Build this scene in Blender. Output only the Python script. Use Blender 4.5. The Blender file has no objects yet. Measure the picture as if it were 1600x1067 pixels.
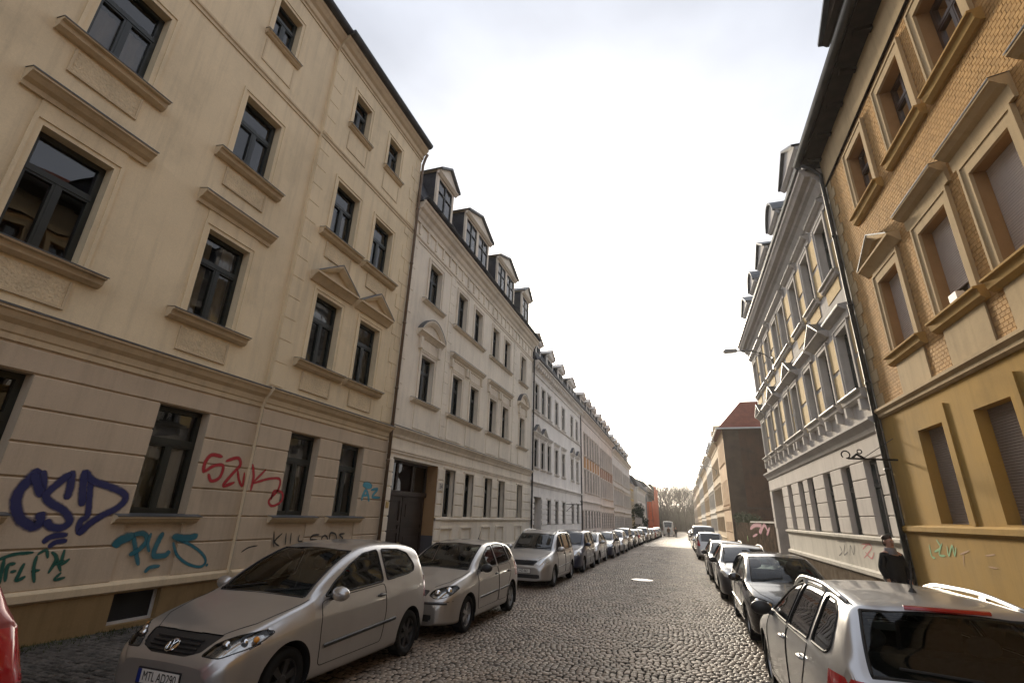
import bpy, bmesh, math, random
import numpy as np
from mathutils import Vector, Matrix
from mathutils.bvhtree import BVHTree
random.seed(7)
RNG = np.random.default_rng(11)
scn = bpy.context.scene
COL = scn.collection

# ------------------------------------------------------------------ camera
CAM_H = 1.9                                   # metres above the paving below it
YAW, PIT, ROLL, FPX = -0.33335, 0.34709, 0.035324, 744.413   # solved from the street and house edges
_f = Vector((math.sin(YAW)*math.cos(PIT), math.cos(YAW)*math.cos(PIT), math.sin(PIT)))
_r = Vector((math.cos(YAW), -math.sin(YAW), 0)); _u = _r.cross(_f)
CR = _r*math.cos(ROLL)+_u*math.sin(ROLL); CU = -_r*math.sin(ROLL)+_u*math.cos(ROLL); CF = _f
cam = bpy.data.cameras.new('camera'); camo = bpy.data.objects.new('camera', cam); COL.objects.link(camo)
camo.matrix_world = Matrix(((CR.x, CU.x, -CF.x, 0), (CR.y, CU.y, -CF.y, 0), (CR.z, CU.z, -CF.z, CAM_H), (0, 0, 0, 1)))
cam.sensor_width = 36; cam.lens = FPX/1600*36; cam.clip_end = 6000; cam.clip_start = 0.05
scn.camera = camo

# ------------------------------------------------------------------ sky, sun, exposure
SUN_AZ, SUN_EL = math.radians(-11.0), math.radians(15.2)
SUN = Vector((math.sin(SUN_AZ)*math.cos(SUN_EL), math.cos(SUN_AZ)*math.cos(SUN_EL), math.sin(SUN_EL)))
world = bpy.data.worlds.new('World'); scn.world = world; world.use_nodes = True
nt = world.node_tree; nt.nodes.clear(); N = nt.nodes.new; LK = nt.links.new
wout = N('ShaderNodeOutputWorld'); bg = N('ShaderNodeBackground'); bg.inputs[1].default_value = 0.1
sky = N('ShaderNodeTexSky'); sky.sky_type = 'NISHITA'; sky.sun_disc = False
sky.sun_elevation = SUN_EL; sky.sun_rotation = SUN_AZ; sky.dust_density = 2.5; sky.air_density = 1.0; sky.ozone_density = 1.0
tc = N('ShaderNodeTexCoord')
def wmath(op, a, b=None, clamp=False):
    n = N('ShaderNodeMath'); n.operation = op; n.use_clamp = clamp
    for i, s in enumerate((a, b)):
        if s is None: continue
        if isinstance(s, (int, float)): n.inputs[i].default_value = s
        else: LK(s, n.inputs[i])
    return n.outputs[0]
dp = N('ShaderNodeVectorMath'); dp.operation = 'DOT_PRODUCT'; LK(tc.outputs['Generated'], dp.inputs[0]); dp.inputs[1].default_value = SUN
cosn = wmath('MAXIMUM', dp.outputs['Value'], 0.0)
glow = wmath('ADD', wmath('MULTIPLY', wmath('POWER', cosn, 10.0), 5.0), wmath('MULTIPLY', wmath('POWER', cosn, 50.0), 40.0))
# thin high cloud veil: nearly even, faint streaks, brightest round the sun behind it
mp = N('ShaderNodeMapping'); mp.inputs['Scale'].default_value = (1.6, 1.0, 3.2); LK(tc.outputs['Generated'], mp.inputs[0])
ns = N('ShaderNodeTexNoise'); ns.inputs['Scale'].default_value = 2.2; ns.inputs['Detail'].default_value = 5; ns.inputs['Roughness'].default_value = 0.5; LK(mp.outputs[0], ns.inputs[0])
veil = wmath('ADD', wmath('MULTIPLY', ns.outputs[0], 2.0), 1.6)
def wmix(kind, fac, a, b):
    n = N('ShaderNodeMixRGB'); n.blend_type = kind
    for i, s in enumerate((fac, a, b)):
        if isinstance(s, (int, float)): n.inputs[i].default_value = s
        elif isinstance(s, tuple): n.inputs[i].default_value = (*s, 1)
        else: LK(s, n.inputs[i])
    return n.outputs[0]
veilc = wmix('MULTIPLY', 1.0, (0.92, 0.96, 1.07), veil)
glowc = wmix('MULTIPLY', 1.0, (1.0, 0.93, 0.80), glow)
tot = wmix('ADD', 1.0, wmix('ADD', 1.0, veilc, glowc), wmix('MULTIPLY', 1.0, sky.outputs[0], (0.10, 0.10, 0.10)))
LK(tot, bg.inputs[0]); LK(bg.outputs[0], wout.inputs[0])
sl = bpy.data.lights.new('sun', 'SUN'); sl.energy = 2.4; sl.angle = math.radians(5.0); sl.color = (1.0, 0.86, 0.66)
so = bpy.data.objects.new('sun', sl); COL.objects.link(so); so.rotation_euler = SUN.to_track_quat('Z', 'Y').to_euler(); so.location = (0, 0, 40)
scn.view_settings.view_transform = 'Standard'; scn.view_settings.look = 'None'; scn.view_settings.gamma = 1; scn.view_settings.use_curve_mapping = False
scn.view_settings.exposure = 1.5

# ------------------------------------------------------------------ helpers
SLOPE = 0.011
HAZE = 0.00045
def gz(y): return -SLOPE*min(max(y, -40.0), 260.0)
def pix_dir(px, py): return (CR*((px-800)/FPX)+CU*((533.5-py)/FPX)+CF)
def pix_on_x(px, py, X):
    d = pix_dir(px, py); t = X/d.x; return Vector((X, d.y*t, CAM_H+d.z*t))
def tag(o, label=None, cat=None, group=None, kind=None):
    if label: o['label'] = label
    if cat: o['category'] = cat
    if group: o['group'] = group
    if kind: o['kind'] = kind
    return o
def link(o, parent=None):
    COL.objects.link(o)
    if parent is not None: o.parent = parent
    return o
def empty(name, loc, rz=0):
    o = bpy.data.objects.new(name, None); o.location = loc; o.rotation_euler = (0, 0, rz); o.empty_display_size = 0.3
    return link(o)
def inst(name, me, parent, loc=(0, 0, 0), rot=None):
    o = bpy.data.objects.new(name, me); o.location = loc
    if rot: o.rotation_euler = rot
    return link(o, parent)
class MB:
    def __init__(s): s.v = []; s.f = []; s.mi = []
    def add(s, vs, fs, m=0):
        b = len(s.v); s.v += [tuple(p) for p in vs]; s.f += [tuple(i+b for i in f) for f in fs]; s.mi += [m]*len(fs); return s
    def box(s, x0, x1, y0, y1, z0, z1, m=0):
        return s.add([(x0, y0, z0), (x1, y0, z0), (x1, y1, z0), (x0, y1, z0), (x0, y0, z1), (x1, y0, z1), (x1, y1, z1), (x0, y1, z1)],
                     [(0, 3, 2, 1), (4, 5, 6, 7), (0, 1, 5, 4), (1, 2, 6, 5), (2, 3, 7, 6), (3, 0, 4, 7)], m)
    def extr(s, poly, vec, m=0, caps=True):
        n = len(poly); v = [Vector(p) for p in poly]; w = [p+Vector(vec) for p in v]
        f = [(i, (i+1) % n, n+(i+1) % n, n+i) for i in range(n)]
        if caps: f += [tuple(range(n-1, -1, -1)), tuple(range(n, 2*n))]
        return s.add(v+w, f, m)
    def tube(s, pts, r, n=6, m=0, cap=True):
        pts = [Vector(p) for p in pts]; rs = r if isinstance(r, (list, tuple)) else [r]*len(pts)
        vs = []; fs = []; up = None
        for i, p in enumerate(pts):
            t = (pts[min(i+1, len(pts)-1)]-pts[max(i-1, 0)])
            t = t.normalized() if t.length > 1e-9 else Vector((0, 0, 1))
            if up is None: up = t.orthogonal().normalized()
            else:
                up = up-t*up.dot(t); up = up.normalized() if up.length > 1e-6 else t.orthogonal().normalized()
            b = t.cross(up)
            for k in range(n):
                a = 2*math.pi*k/n; vs.append(p+(up*math.cos(a)+b*math.sin(a))*rs[i])
        for i in range(len(pts)-1):
            for k in range(n):
                fs.append((i*n+k, i*n+(k+1) % n, (i+1)*n+(k+1) % n, (i+1)*n+k))
        if cap: fs += [tuple(range(n-1, -1, -1)), tuple(range((len(pts)-1)*n, len(pts)*n))]
        return s.add(vs, fs, m)
    def lathe(s, prof, axis='x', c=(0, 0, 0), n=24, m=0):
        # prof: (a, r) pairs, a along the axis
        vs = []; fs = []
        for a, r in prof:
            for k in range(n):
                t = 2*math.pi*k/n; p, q = r*math.cos(t), r*math.sin(t)
                w = {'x': (a, p, q), 'y': (p, a, q), 'z': (p, q, a)}[axis]
                vs.append((c[0]+w[0], c[1]+w[1], c[2]+w[2]))
        for i in range(len(prof)-1):
            for k in range(n): fs.append((i*n+k, i*n+(k+1) % n, (i+1)*n+(k+1) % n, (i+1)*n+k))
        return s.add(vs, fs, m)
    def ell(s, c, r, n=12, h=8, m=0):
        return s.lathe([(math.sin(-math.pi/2+math.pi*i/h), max(math.cos(-math.pi/2+math.pi*i/h), 1e-3)) for i in range(h+1)], 'z', n=n, m=m).scale_last((h+1)*n, r, c)
    def scale_last(s, k, r, c):
        for i in range(len(s.v)-k, len(s.v)):
            p = s.v[i]; s.v[i] = (c[0]+p[0]*r[0], c[1]+p[1]*r[1], c[2]+p[2]*r[2])
        return s
    def mesh(s, name, mats, smooth=False, fixn=False):
        me = bpy.data.meshes.new(name); me.from_pydata(s.v, [], s.f)
        for m in (mats if isinstance(mats, (list, tuple)) else [mats]): me.materials.append(m)
        if any(s.mi): me.polygons.foreach_set('material_index', s.mi)
        if smooth: me.polygons.foreach_set('use_smooth', [True]*len(me.polygons))
        if fixn:
            bm = bmesh.new(); bm.from_mesh(me); bmesh.ops.recalc_face_normals(bm, faces=bm.faces); bm.to_mesh(me); bm.free()
        me.update(); return me
    def build(s, name, mats, parent=None, loc=(0, 0, 0), smooth=False, fixn=False):
        return inst(name, s.mesh(name, mats, smooth, fixn), parent, loc)

# ------------------------------------------------------------------ materials
MC = {}
def newmat(name):
    m = bpy.data.materials.new(name); m.use_nodes = True
    n = m.node_tree.nodes; p = n['Principled BSDF']
    return m, m.node_tree, p
def surf(name, col, rough=0.85, var=0.12, vs=1.5, stain=0.0, grain=0.06, gs=60, bump=0.15, bs=90, rnd=0.0, metal=0.0, coat=0.0, spec=0.5, streak=0.0, col2=None, c2s=0.6, bdist=0.01):
    """Procedural surface: broad tone drift, fine grain, run-off streaks, optional second tone in patches, micro relief."""
    if name in MC: return MC[name]
    m, t, p = newmat(name); n = t.nodes.new; l = t.links.new
    geo = n('ShaderNodeNewGeometry')
    def noise(scale, detail=4, sc=(1, 1, 1), rough=0.55):
        mpn = n('ShaderNodeMapping'); mpn.inputs['Scale'].default_value = sc; l(geo.outputs['Position'], mpn.inputs[0])
        q = n('ShaderNodeTexNoise'); q.inputs['Scale'].default_value = scale; q.inputs['Detail'].default_value = detail; q.inputs['Roughness'].default_value = rough
        l(mpn.outputs[0], q.inputs[0]); return q.outputs[0]
    def ramp(src, a, b, lo, hi):
        q = n('ShaderNodeMapRange'); l(src, q.inputs[0])
        for i, v in enumerate((a, b, lo, hi)): q.inputs[i+1].default_value = v
        return q.outputs[0]
    def mul(a, b):
        q = n('ShaderNodeMath'); q.operation = 'MULTIPLY'
        for i, s in enumerate((a, b)):
            if isinstance(s, float): q.inputs[i].default_value = s
            else: l(s, q.inputs[i])
        return q.outputs[0]
    k = ramp(noise(vs), 0.3, 0.7, 1-var, 1+var)
    if grain: k = mul(k, ramp(noise(gs, 3), 0.25, 0.75, 1-grain, 1+grain))
    if streak: k = mul(k, ramp(noise(1.0, 5, (5.0, 5.0, 0.35), 0.65), 0.48, 0.78, 1.0, 1-streak))
    if stain: k = mul(k, ramp(noise(0.7, 6, rough=0.7), 0.52, 0.75, 1.0, 1-stain))
    if rnd:
        oi = n('ShaderNodeObjectInfo'); k = mul(k, ramp(oi.outputs['Random'], 0, 1, 1-rnd, 1+rnd))
    base = n('ShaderNodeMixRGB'); base.blend_type = 'MULTIPLY'; base.inputs[0].default_value = 1
    if col2:
        mx = n('ShaderNodeMixRGB'); l(ramp(noise(c2s, 5, rough=0.65), 0.42, 0.62, 0, 1), mx.inputs[0])
        mx.inputs[1].default_value = (*col, 1); mx.inputs[2].default_value = (*col2, 1); l(mx.outputs[0], base.inputs[1])
    else: base.inputs[1].default_value = (*col, 1)
    l(k, base.inputs[2]); l(base.outputs[0], p.inputs['Base Color'])
    p.inputs['Roughness'].default_value = rough; p.inputs['Metallic'].default_value = metal
    p.inputs['Coat Weight'].default_value = coat; p.inputs['Coat Roughness'].default_value = 0.05
    p.inputs['Specular IOR Level'].default_value = spec if rough < 0.8 else min(spec, 0.15)
    if bump:
        b = n('ShaderNodeBump'); b.inputs['Strength'].default_value = bump; b.inputs['Distance'].default_value = bdist
        l(noise(bs, 4), b.inputs['Height']); l(b.outputs[0], p.inputs['Normal'])
    MC[name] = m; return m
def plain(name, col, rough=0.5, metal=0.0, coat=0.0, spec=0.5, alpha=None):
    if name in MC: return MC[name]
    m, t, p = newmat(name); p.inputs['Base Color'].default_value = (*col, 1); p.inputs['Roughness'].default_value = rough
    p.inputs['Metallic'].default_value = metal; p.inputs['Coat Weight'].default_value = coat; p.inputs['Coat Roughness'].default_value = 0.04; p.inputs['Specular IOR Level'].default_value = spec
    MC[name] = m; return m
def glassmat(name, tint=(0.5, 0.53, 0.52), ior=1.6, wav=0.0, rough=0.0, gain=1.0):
    """Pane: clear tinted see-through plus Fresnel mirror."""
    if name in MC: return MC[name]
    m = bpy.data.materials.new(name); m.use_nodes = True; t = m.node_tree; t.nodes.clear(); n = t.nodes.new; l = t.links.new
    o = n('ShaderNodeOutputMaterial'); mx = n('ShaderNodeMixShader'); tr = n('ShaderNodeBsdfTransparent'); gl = n('ShaderNodeBsdfGlossy'); fr = n('ShaderNodeFresnel')
    fr.inputs[0].default_value = ior; tr.inputs[0].default_value = (*tint, 1); gl.inputs['Roughness'].default_value = rough
    ml = n('ShaderNodeMath'); ml.operation = 'MULTIPLY'; ml.use_clamp = True; l(fr.outputs[0], ml.inputs[0]); ml.inputs[1].default_value = gain
    l(ml.outputs[0], mx.inputs[0]); l(tr.outputs[0], mx.inputs[1]); l(gl.outputs[0], mx.inputs[2]); l(mx.outputs[0], o.inputs[0])
    if wav:
        g = n('ShaderNodeNewGeometry'); q = n('ShaderNodeTexNoise'); q.inputs['Scale'].default_value = 1.3; q.inputs['Detail'].default_value = 1; l(g.outputs['Position'], q.inputs[0])
        b = n('ShaderNodeBump'); b.inputs['Strength'].default_value = wav; b.inputs['Distance'].default_value = 0.05; l(q.outputs[0], b.inputs['Height']); l(b.outputs[0], gl.inputs['Normal']); l(b.outputs[0], fr.inputs['Normal'])
    MC[name] = m; return m
GLASS = glassmat('window_glass', (0.68, 0.71, 0.70), 1.9, 0.12)
GLASS_FAR = glassmat('window_glass_far', (0.42, 0.45, 0.45), 1.6, 0.1, gain=0.12)
def spraymat(name, col):
    m, t, p = newmat(name); n = t.nodes.new; l = t.links.new
    a = n('ShaderNodeAttribute'); a.attribute_name = 'cover'; g = n('ShaderNodeNewGeometry')
    q = n('ShaderNodeTexNoise'); q.inputs['Scale'].default_value = 16; q.inputs['Detail'].default_value = 5; q.inputs['Roughness'].default_value = .7; l(g.outputs['Position'], q.inputs[0])
    s = n('ShaderNodeMath'); s.operation = 'MULTIPLY_ADD'; l(q.outputs[0], s.inputs[0]); s.inputs[1].default_value = 0.7; s.inputs[2].default_value = -0.27
    ad = n('ShaderNodeMath'); ad.operation = 'ADD'; l(a.outputs['Fac'], ad.inputs[0]); l(s.outputs[0], ad.inputs[1])
    r = n('ShaderNodeMapRange'); r.inputs[1].default_value = 0.12; r.inputs[2].default_value = 0.75; r.inputs[4].default_value = 0.92; l(ad.outputs[0], r.inputs[0])
    p.inputs['Base Color'].default_value = (*col, 1); p.inputs['Roughness'].default_value = 0.6; l(r.outputs[0], p.inputs['Alpha']); return m
# ------------------------------------------------------------------ ground, road, pavements
M_ground = surf('ground_earth', (0.16, 0.14, 0.12), 0.95, 0.2, 0.3)
M_joint = surf('road_joint_dirt', (0.045, 0.040, 0.034), 0.95, 0.3, 2.0, bump=0.3, bs=40)
M_sett = surf('granite_sett', (0.22, 0.168, 0.120), 0.58, 0.22, 1.1, stain=0.35, grain=0.18, gs=24, bump=0.35, bs=55, rnd=0.28, spec=0.5, col2=(0.158, 0.117, 0.083), c2s=9.0)
M_slab = surf('pavement_mosaic', (0.085, 0.075, 0.066), 0.85, 0.25, 1.2, grain=0.2, gs=16, bump=0.5, bs=22, rnd=0.3, col2=(0.06, 0.055, 0.048), c2s=7.0)
M_kerb = surf('granite_kerb', (0.24, 0.22, 0.2), 0.7, 0.15, 2, stain=0.3, rnd=0.12, bump=0.25)
mb = MB()
ys = [-300, -40, 260, 900]
for a, b in zip(ys, ys[1:]):
    mb.add([(-700, a, gz(a)-0.08), (700, a, gz(a)-0.08), (700, b, gz(b)-0.08), (-700, b, gz(b)-0.08)], [(0, 1, 2, 3)])
tag(mb.build('ground', M_ground), kind='structure')
RL, RR = -5.6, 2.85
NEAR = 52.0
def roadmat():
    m = surf('granite_sett_far', (0.205, 0.157, 0.113), 0.6, 0.2, 1.1, stain=0.3, grain=0.1, gs=24, bump=0)
    t = m.node_tree; n = t.nodes.new; l = t.links.new; p = t.nodes['Principled BSDF']
    g = n('ShaderNodeNewGeometry'); v = n('ShaderNodeTexBrick'); v.inputs['Scale'].default_value = 1.0; v.inputs['Brick Width'].default_value = 0.104; v.inputs['Row Height'].default_value = 0.102; v.inputs['Mortar Size'].default_value = 0.012; v.inputs['Mortar Smooth'].default_value = 0.6
    l(g.outputs['Position'], v.inputs[0]); b = n('ShaderNodeBump'); b.inputs['Strength'].default_value = 0.8; b.inputs['Distance'].default_value = 0.02; b.invert = True
    l(v.outputs['Fac'], b.inputs['Height']); l(b.outputs[0], p.inputs['Normal']); return m
mb = MB()
mb.add([(RL, -40, gz(-40)-0.022), (RR, -40, gz(-40)-0.022), (RR, NEAR, gz(NEAR)-0.022), (RL, NEAR, gz(NEAR)-0.022)], [(0, 1, 2, 3)])
mb.add([(RL, NEAR, gz(NEAR)-0.002), (RR, NEAR, gz(NEAR)-0.002), (RR, 260, gz(260)-0.002), (RL, 260, gz(260)-0.002)], [(0, 1, 2, 3)], 1)
road = tag(mb.build('road', [M_joint, roadmat()]), kind='structure')

def sett_proto(w, l, seed):
    """One worn granite sett, top face domed a little, edges rounded off."""
    r = random.Random(seed); j = lambda: r.uniform(-0.05, 0.05)*w
    a, b = w/2, l/2; k = min(w, l)*0.17
    v = [(-a+j(), -b+j(), -0.03), (a+j(), -b+j(), -0.03), (a+j(), b+j(), -0.03), (-a+j(), b+j(), -0.03)]
    v += [(x, y, -0.011+j()*0.3) for x, y, _ in v[:4]]
    v += [((abs(x)-k)*(1 if x > 0 else -1), (abs(y)-k)*(1 if y > 0 else -1), j()*0.4) for x, y, _ in v[:4]]
    f = [(8, 9, 10, 11)]+[(4+i, 4+(i+1) % 4, 8+(i+1) % 4, 8+i) for i in range(4)]
    return v, f
def lay_setts(x0, x1, y0, y1, w, l, mat, name, parent, zoff, nsingle, pick, xfall=0.0):
    protos = [sett_proto(w-0.012, l-0.014, i) for i in range(14)]
    P = np.array([p[0] for p in protos]); F = np.array(protos[0][1])
    rows = int((y1-y0)/l); cols = int((x1-x0)/w); spots = []
    for r in range(rows):
        off = RNG.uniform(0, w)
        # every row wanders slightly, as hand-laid rows do
        ph = RNG.uniform(-0.006, 0.006)
        for c in range(cols):
            x = x0+off+(c+0.5)*w
            if x > x1-w*0.3: continue
            y = y0+(r+0.5)*l+ph+0.035*math.sin(x*0.9+r*0.02)
            spots.append((x+RNG.uniform(-.007, .007), y+RNG.uniform(-.006, .006)))
    S = np.array(spots); n = len(S)
    ang = RNG.normal(0, 0.05, n); ps = RNG.integers(0, 14, n)
    zz = -SLOPE*S[:, 1]+zoff+RNG.normal(0, 0.0045, n)+0.012*np.sin(S[:, 0]*1.7)*np.sin(S[:, 1]*0.55)+xfall*(S[:, 0]-x0)
    sx = RNG.uniform(0.86, 1.06, n); sy = RNG.uniform(0.84, 1.05, n)
    single = set(pick(S)[:nsingle]) if nsingle else set()
    if single:
        mes = []
        for v, f in protos:
            q = MB(); q.add(v, f); mes.append(q.mesh(name, mat))
        for i in single:
            o = inst(name, mes[ps[i]], parent, (S[i, 0], S[i, 1], zz[i]), (-0.011+RNG.normal(0, .022), RNG.normal(0, .022), ang[i])); o.scale = (sx[i], sy[i], 1)
    idx = np.array([i for i in range(n) if i not in single])
    V = P[ps[idx]].copy()
    V[:, :, 0] *= sx[idx][:, None]; V[:, :, 1] *= sy[idx][:, None]
    tx = RNG.normal(0, .022, len(idx)); ty = RNG.normal(0, .022, len(idx))
    V[:, :, 2] += V[:, :, 0]*tx[:, None]+V[:, :, 1]*ty[:, None]
    ca, sa = np.cos(ang[idx])[:, None], np.sin(ang[idx])[:, None]
    X = V[:, :, 0]*ca-V[:, :, 1]*sa+S[idx, 0][:, None]; Y = V[:, :, 0]*sa+V[:, :, 1]*ca+S[idx, 1][:, None]; Z = V[:, :, 2]+zz[idx][:, None]
    W = np.stack([X, Y, Z], 2).reshape(-1, 3)
    FF = (F[None]+(np.arange(len(idx))*12)[:, None, None]).reshape(-1, 4)
    me = bpy.data.meshes.new(name+'s'); me.vertices.add(len(W)); me.vertices.foreach_set('co', W.ravel())
    me.loops.add(FF.size); me.loops.foreach_set('vertex_index', FF.ravel().astype(np.int32)); me.polygons.add(len(FF))
    me.polygons.foreach_set('loop_start', (np.arange(len(FF))*4).astype(np.int32)); me.update(calc_edges=True)
    at = me.attributes.new('tone', 'FLOAT', 'POINT'); at.data.foreach_set('value', np.repeat(RNG.uniform(0, 1, len(idx)), 12))
    me.materials.append(tonemat(mat)); inst(name+'s', me, parent)['kind'] = 'stuff'
def tonemat(src):
    """Same stone, with the per-stone tone read from the mesh instead of from the object."""
    m = src.copy(); t = m.node_tree
    for nd in list(t.nodes):
        if nd.bl_idname == 'ShaderNodeObjectInfo':
            a = t.nodes.new('ShaderNodeAttribute'); a.attribute_name = 'tone'
            for lk in list(nd.outputs['Random'].links): t.links.new(a.outputs['Fac'], lk.to_socket)
    return m
def near_first(S):
    vis = (S[:, 0] > -2.9) & (S[:, 0] < 0.75) & (S[:, 1] > 6.6+0.1*S[:, 0])
    d = np.where(vis, S[:, 1]+0.1*abs(S[:, 0]+1), 1e6); return np.argsort(d)
lay_setts(RL, RR, 3.0, NEAR, 0.090, 0.092, M_sett, 'sett', road, 0.0, 300, near_first)

def pavement(name, x0, x1, kerb_x0, kerb_x1):
    mb = MB(); z = 0.118
    v = []
    for y in (-40, 260):
        v += [(x0, y, gz(y)+z), (x1, y, gz(y)+z), (x1, y, gz(y)-0.2), (x0, y, gz(y)-0.2)]
    mb.add(v, [(0, 1, 5, 4), (1, 2, 6, 5), (3, 0, 4, 7), (0, 3, 2, 1), (4, 5, 6, 7)])
    o = tag(mb.build(name, M_slab), kind='structure')
    kb = MB(); kb.box(-(kerb_x1-kerb_x0)/2, (kerb_x1-kerb_x0)/2, -0.495, 0.495, -0.25, 0.0)
    km = kb.mesh('kerb_stone', M_kerb)
    for i in range(0, 70):
        y = 1.5+i*1.0
        inst('kerb_stone', km, o, ((kerb_x0+kerb_x1)/2, y, gz(y)+0.125+random.uniform(-.004, .004)), (-SLOPE, 0, random.uniform(-.006, .006)))
    return o
pav_l = pavement('pavement_left', -8.6, -5.75, -5.75, -5.6)
pav_r = pavement('pavement_right', 3.0, 5.3, 2.85, 3.0)
lay_setts(-8.28, -5.76, 0.8, 13.0, 0.095, 0.09, M_slab, 'paving_stone', pav_l, 0.128, 300, lambda S: np.argsort(np.where((S[:, 0] < -6.0) & (S[:, 1] > 3.6), S[:, 1], 1e6)))
# moss and grass along the foot of the house wall
M_grass = surf('moss_grass', (0.045, 0.055, 0.018), 0.9, 0.4, 3)
gb = MB()
for i in range(2600):
    y = random.uniform(1.5, 9.5); x = -8.27+abs(random.gauss(0, 0.22)); h = random.uniform(0.015, 0.05)
    a = random.uniform(0, 6.28); dx, dy = math.cos(a)*0.006, math.sin(a)*0.006; lx, ly = random.uniform(-.025, .025), random.uniform(-.025, .025); z = gz(y)+0.12
    gb.add([(x-dx, y-dy, z), (x+dx, y+dy, z), (x+lx, y+ly, z+h)], [(0, 1, 2)])
tag(gb.build('grass', M_grass), 'thin moss and grass growing along the foot of the cream house wall', 'grass', kind='stuff')

# ------------------------------------------------------------------ building kit
def stuccomat(name, col, **k):
    d = dict(rough=0.92, var=0.07, vs=0.8, grain=0.05, gs=45, stain=0.17, streak=0.2, bump=0.12, bs=70); d.update(k); return surf(name, col, **d)
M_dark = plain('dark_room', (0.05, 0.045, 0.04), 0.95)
M_frame_dk = surf('window_paint_dark_green', (0.018, 0.022, 0.019), 0.4, 0.2, 4, bump=0)
M_frame_br = surf('window_paint_brown', (0.06, 0.032, 0.018), 0.45, 0.2, 4, bump=0)
M_frame_wh = surf('window_paint_white', (0.55, 0.53, 0.5), 0.5, 0.1, 4, bump=0)
M_lead = surf('zinc_flashing', (0.12, 0.125, 0.13), 0.5, 0.2, 3, metal=0.5, bump=0.05)
M_gutter = surf('old_gutter', (0.055, 0.055, 0.055), 0.5, 0.25, 3, metal=0.4, bump=0.05)
M_slate = surf('slate_roof', (0.055, 0.058, 0.066), 0.85, 0.25, 2, bump=0.4, bs=14, grain=0.2, gs=12)
M_redtile = surf('red_roof_tile', (0.17, 0.05, 0.034), 0.85, 0.2, 2, bump=0.5, bs=12, grain=0.2, gs=12)
M_curt = surf('net_curtain', (0.62, 0.6, 0.56), 0.9, 0.06, 6, bump=0)
WCACHE = {}
class Bld:
    def __init__(s, name, label, X0, u0, u1, cat='building', group=None):
        s.X0 = X0; s.u0 = u0; s.u1 = u1; s.um = (u0+u1)/2; s.zg = gz(s.um); s.sg = 1 if X0 < 0 else -1; s.off = 0.0; s.glass = GLASS
        s.root = tag(empty(name, (X0, s.um, s.zg)), label, cat, group)
    def P(s, d, u, v): return (s.sg*(d+s.off), u-s.um, v-s.zg)
    def bx(s, mb, d0, d1, u0, u1, v0, v1, m=0):
        a, b = sorted((s.sg*(d0+s.off), s.sg*(d1+s.off))); return mb.box(a, b, u0-s.um, u1-s.um, v0-s.zg, v1-s.zg, m)
    def mould(s, mb, prof, u0, u1, m=0): return mb.extr([s.P(d, u0, v) for d, v in prof], (0, u1-u0, 0), m)
    def part(s, name, mb, mat, label=None, parent=None, smooth=False):
        o = mb.build(name, mat, parent or s.root, smooth=smooth)
        if label: o['label'] = label
        return o
    def boxpart(s, name, mat, *a, parent=None): 
        mb = MB(); s.bx(mb, *a); return s.part(name, mb, mat, parent=parent)
    def mouldpart(s, name, mat, prof, u0, u1, parent=None):
        mb = MB(); s.mould(mb, prof, u0, u1); return s.part(name, mb, mat, parent=parent)
    def wall(s, name, mat, u0, u1, v0, v1, holes, d=0.0, depth=0.26, label=None):
        us = sorted({u0, u1, *[h[0] for h in holes], *[h[1] for h in holes]}); us = [u for u in us if u0 <= u <= u1]
        vs = sorted({v0, v1, *[h[2] for h in holes], *[h[3] for h in holes]}); vs = [v for v in vs if v0 <= v <= v1]
        mb = MB(); idx = {}
        def vid(u, v):
            if (u, v) not in idx: idx[(u, v)] = len(mb.v); mb.v.append(s.P(d, u, v))
            return idx[(u, v)]
        for a, b in zip(us, us[1:]):
            for c, e in zip(vs, vs[1:]):
                um, vm = (a+b)/2, (c+e)/2
                if any(h[0] < um < h[1] and h[2] < vm < h[3] for h in holes): continue
                mb.f.append((vid(a, c), vid(b, c), vid(b, e), vid(a, e))); mb.mi.append(0)
        for h in holes:
            if h[0] < u0-1e-6 or h[1] > u1+1e-6 or h[2] < v0-1e-6 or h[3] > v1+1e-6: continue
            dp = h[4] if len(h) > 4 else depth
            q = [(h[0], h[2]), (h[1], h[2]), (h[1], h[3]), (h[0], h[3])]
            for i in range(4):
                a, b = q[i], q[(i+1) % 4]
                mb.add([s.P(d, *a), s.P(d, *b), s.P(d-dp, *b), s.P(d-dp, *a)], [(0, 1, 2, 3)])
        return s.part(name, mb, mat, label)
    def shell(s, mat, ztop, depth=11.0, d=-0.02, roofrise=3.2, roofmat=None, eave=0.0, mansard=0.0):
        """end walls, rear wall, dark inner wall and the roof behind the facade"""
        z0 = s.zg-0.4; mb = MB(); e = 0.03
        for u in (s.u0+e, s.u1-e): mb.add([s.P(d, u, z0), s.P(-depth, u, z0), s.P(-depth, u, ztop), s.P(d, u, ztop)], [(0, 1, 2, 3)])
        mb.add([s.P(-depth, s.u0+e, z0), s.P(-depth, s.u1-e, z0), s.P(-depth, s.u1-e, ztop), s.P(-depth, s.u0+e, ztop)], [(0, 1, 2, 3)])
        s.part('side_and_rear_wall', mb, mat)
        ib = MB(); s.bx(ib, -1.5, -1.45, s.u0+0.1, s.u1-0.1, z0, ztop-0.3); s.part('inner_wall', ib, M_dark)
        rb = MB()
        prof = [(eave, ztop), (-mansard*0.35, ztop+mansard), (-depth*0.5, ztop+mansard+roofrise), (-depth, ztop)]
        rb.extr([s.P(a, s.u0+0.01, b) for a, b in prof], (0, s.u1-s.u0-0.02, 0)); return s.part('roof', rb, roofmat or M_slate)
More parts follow.
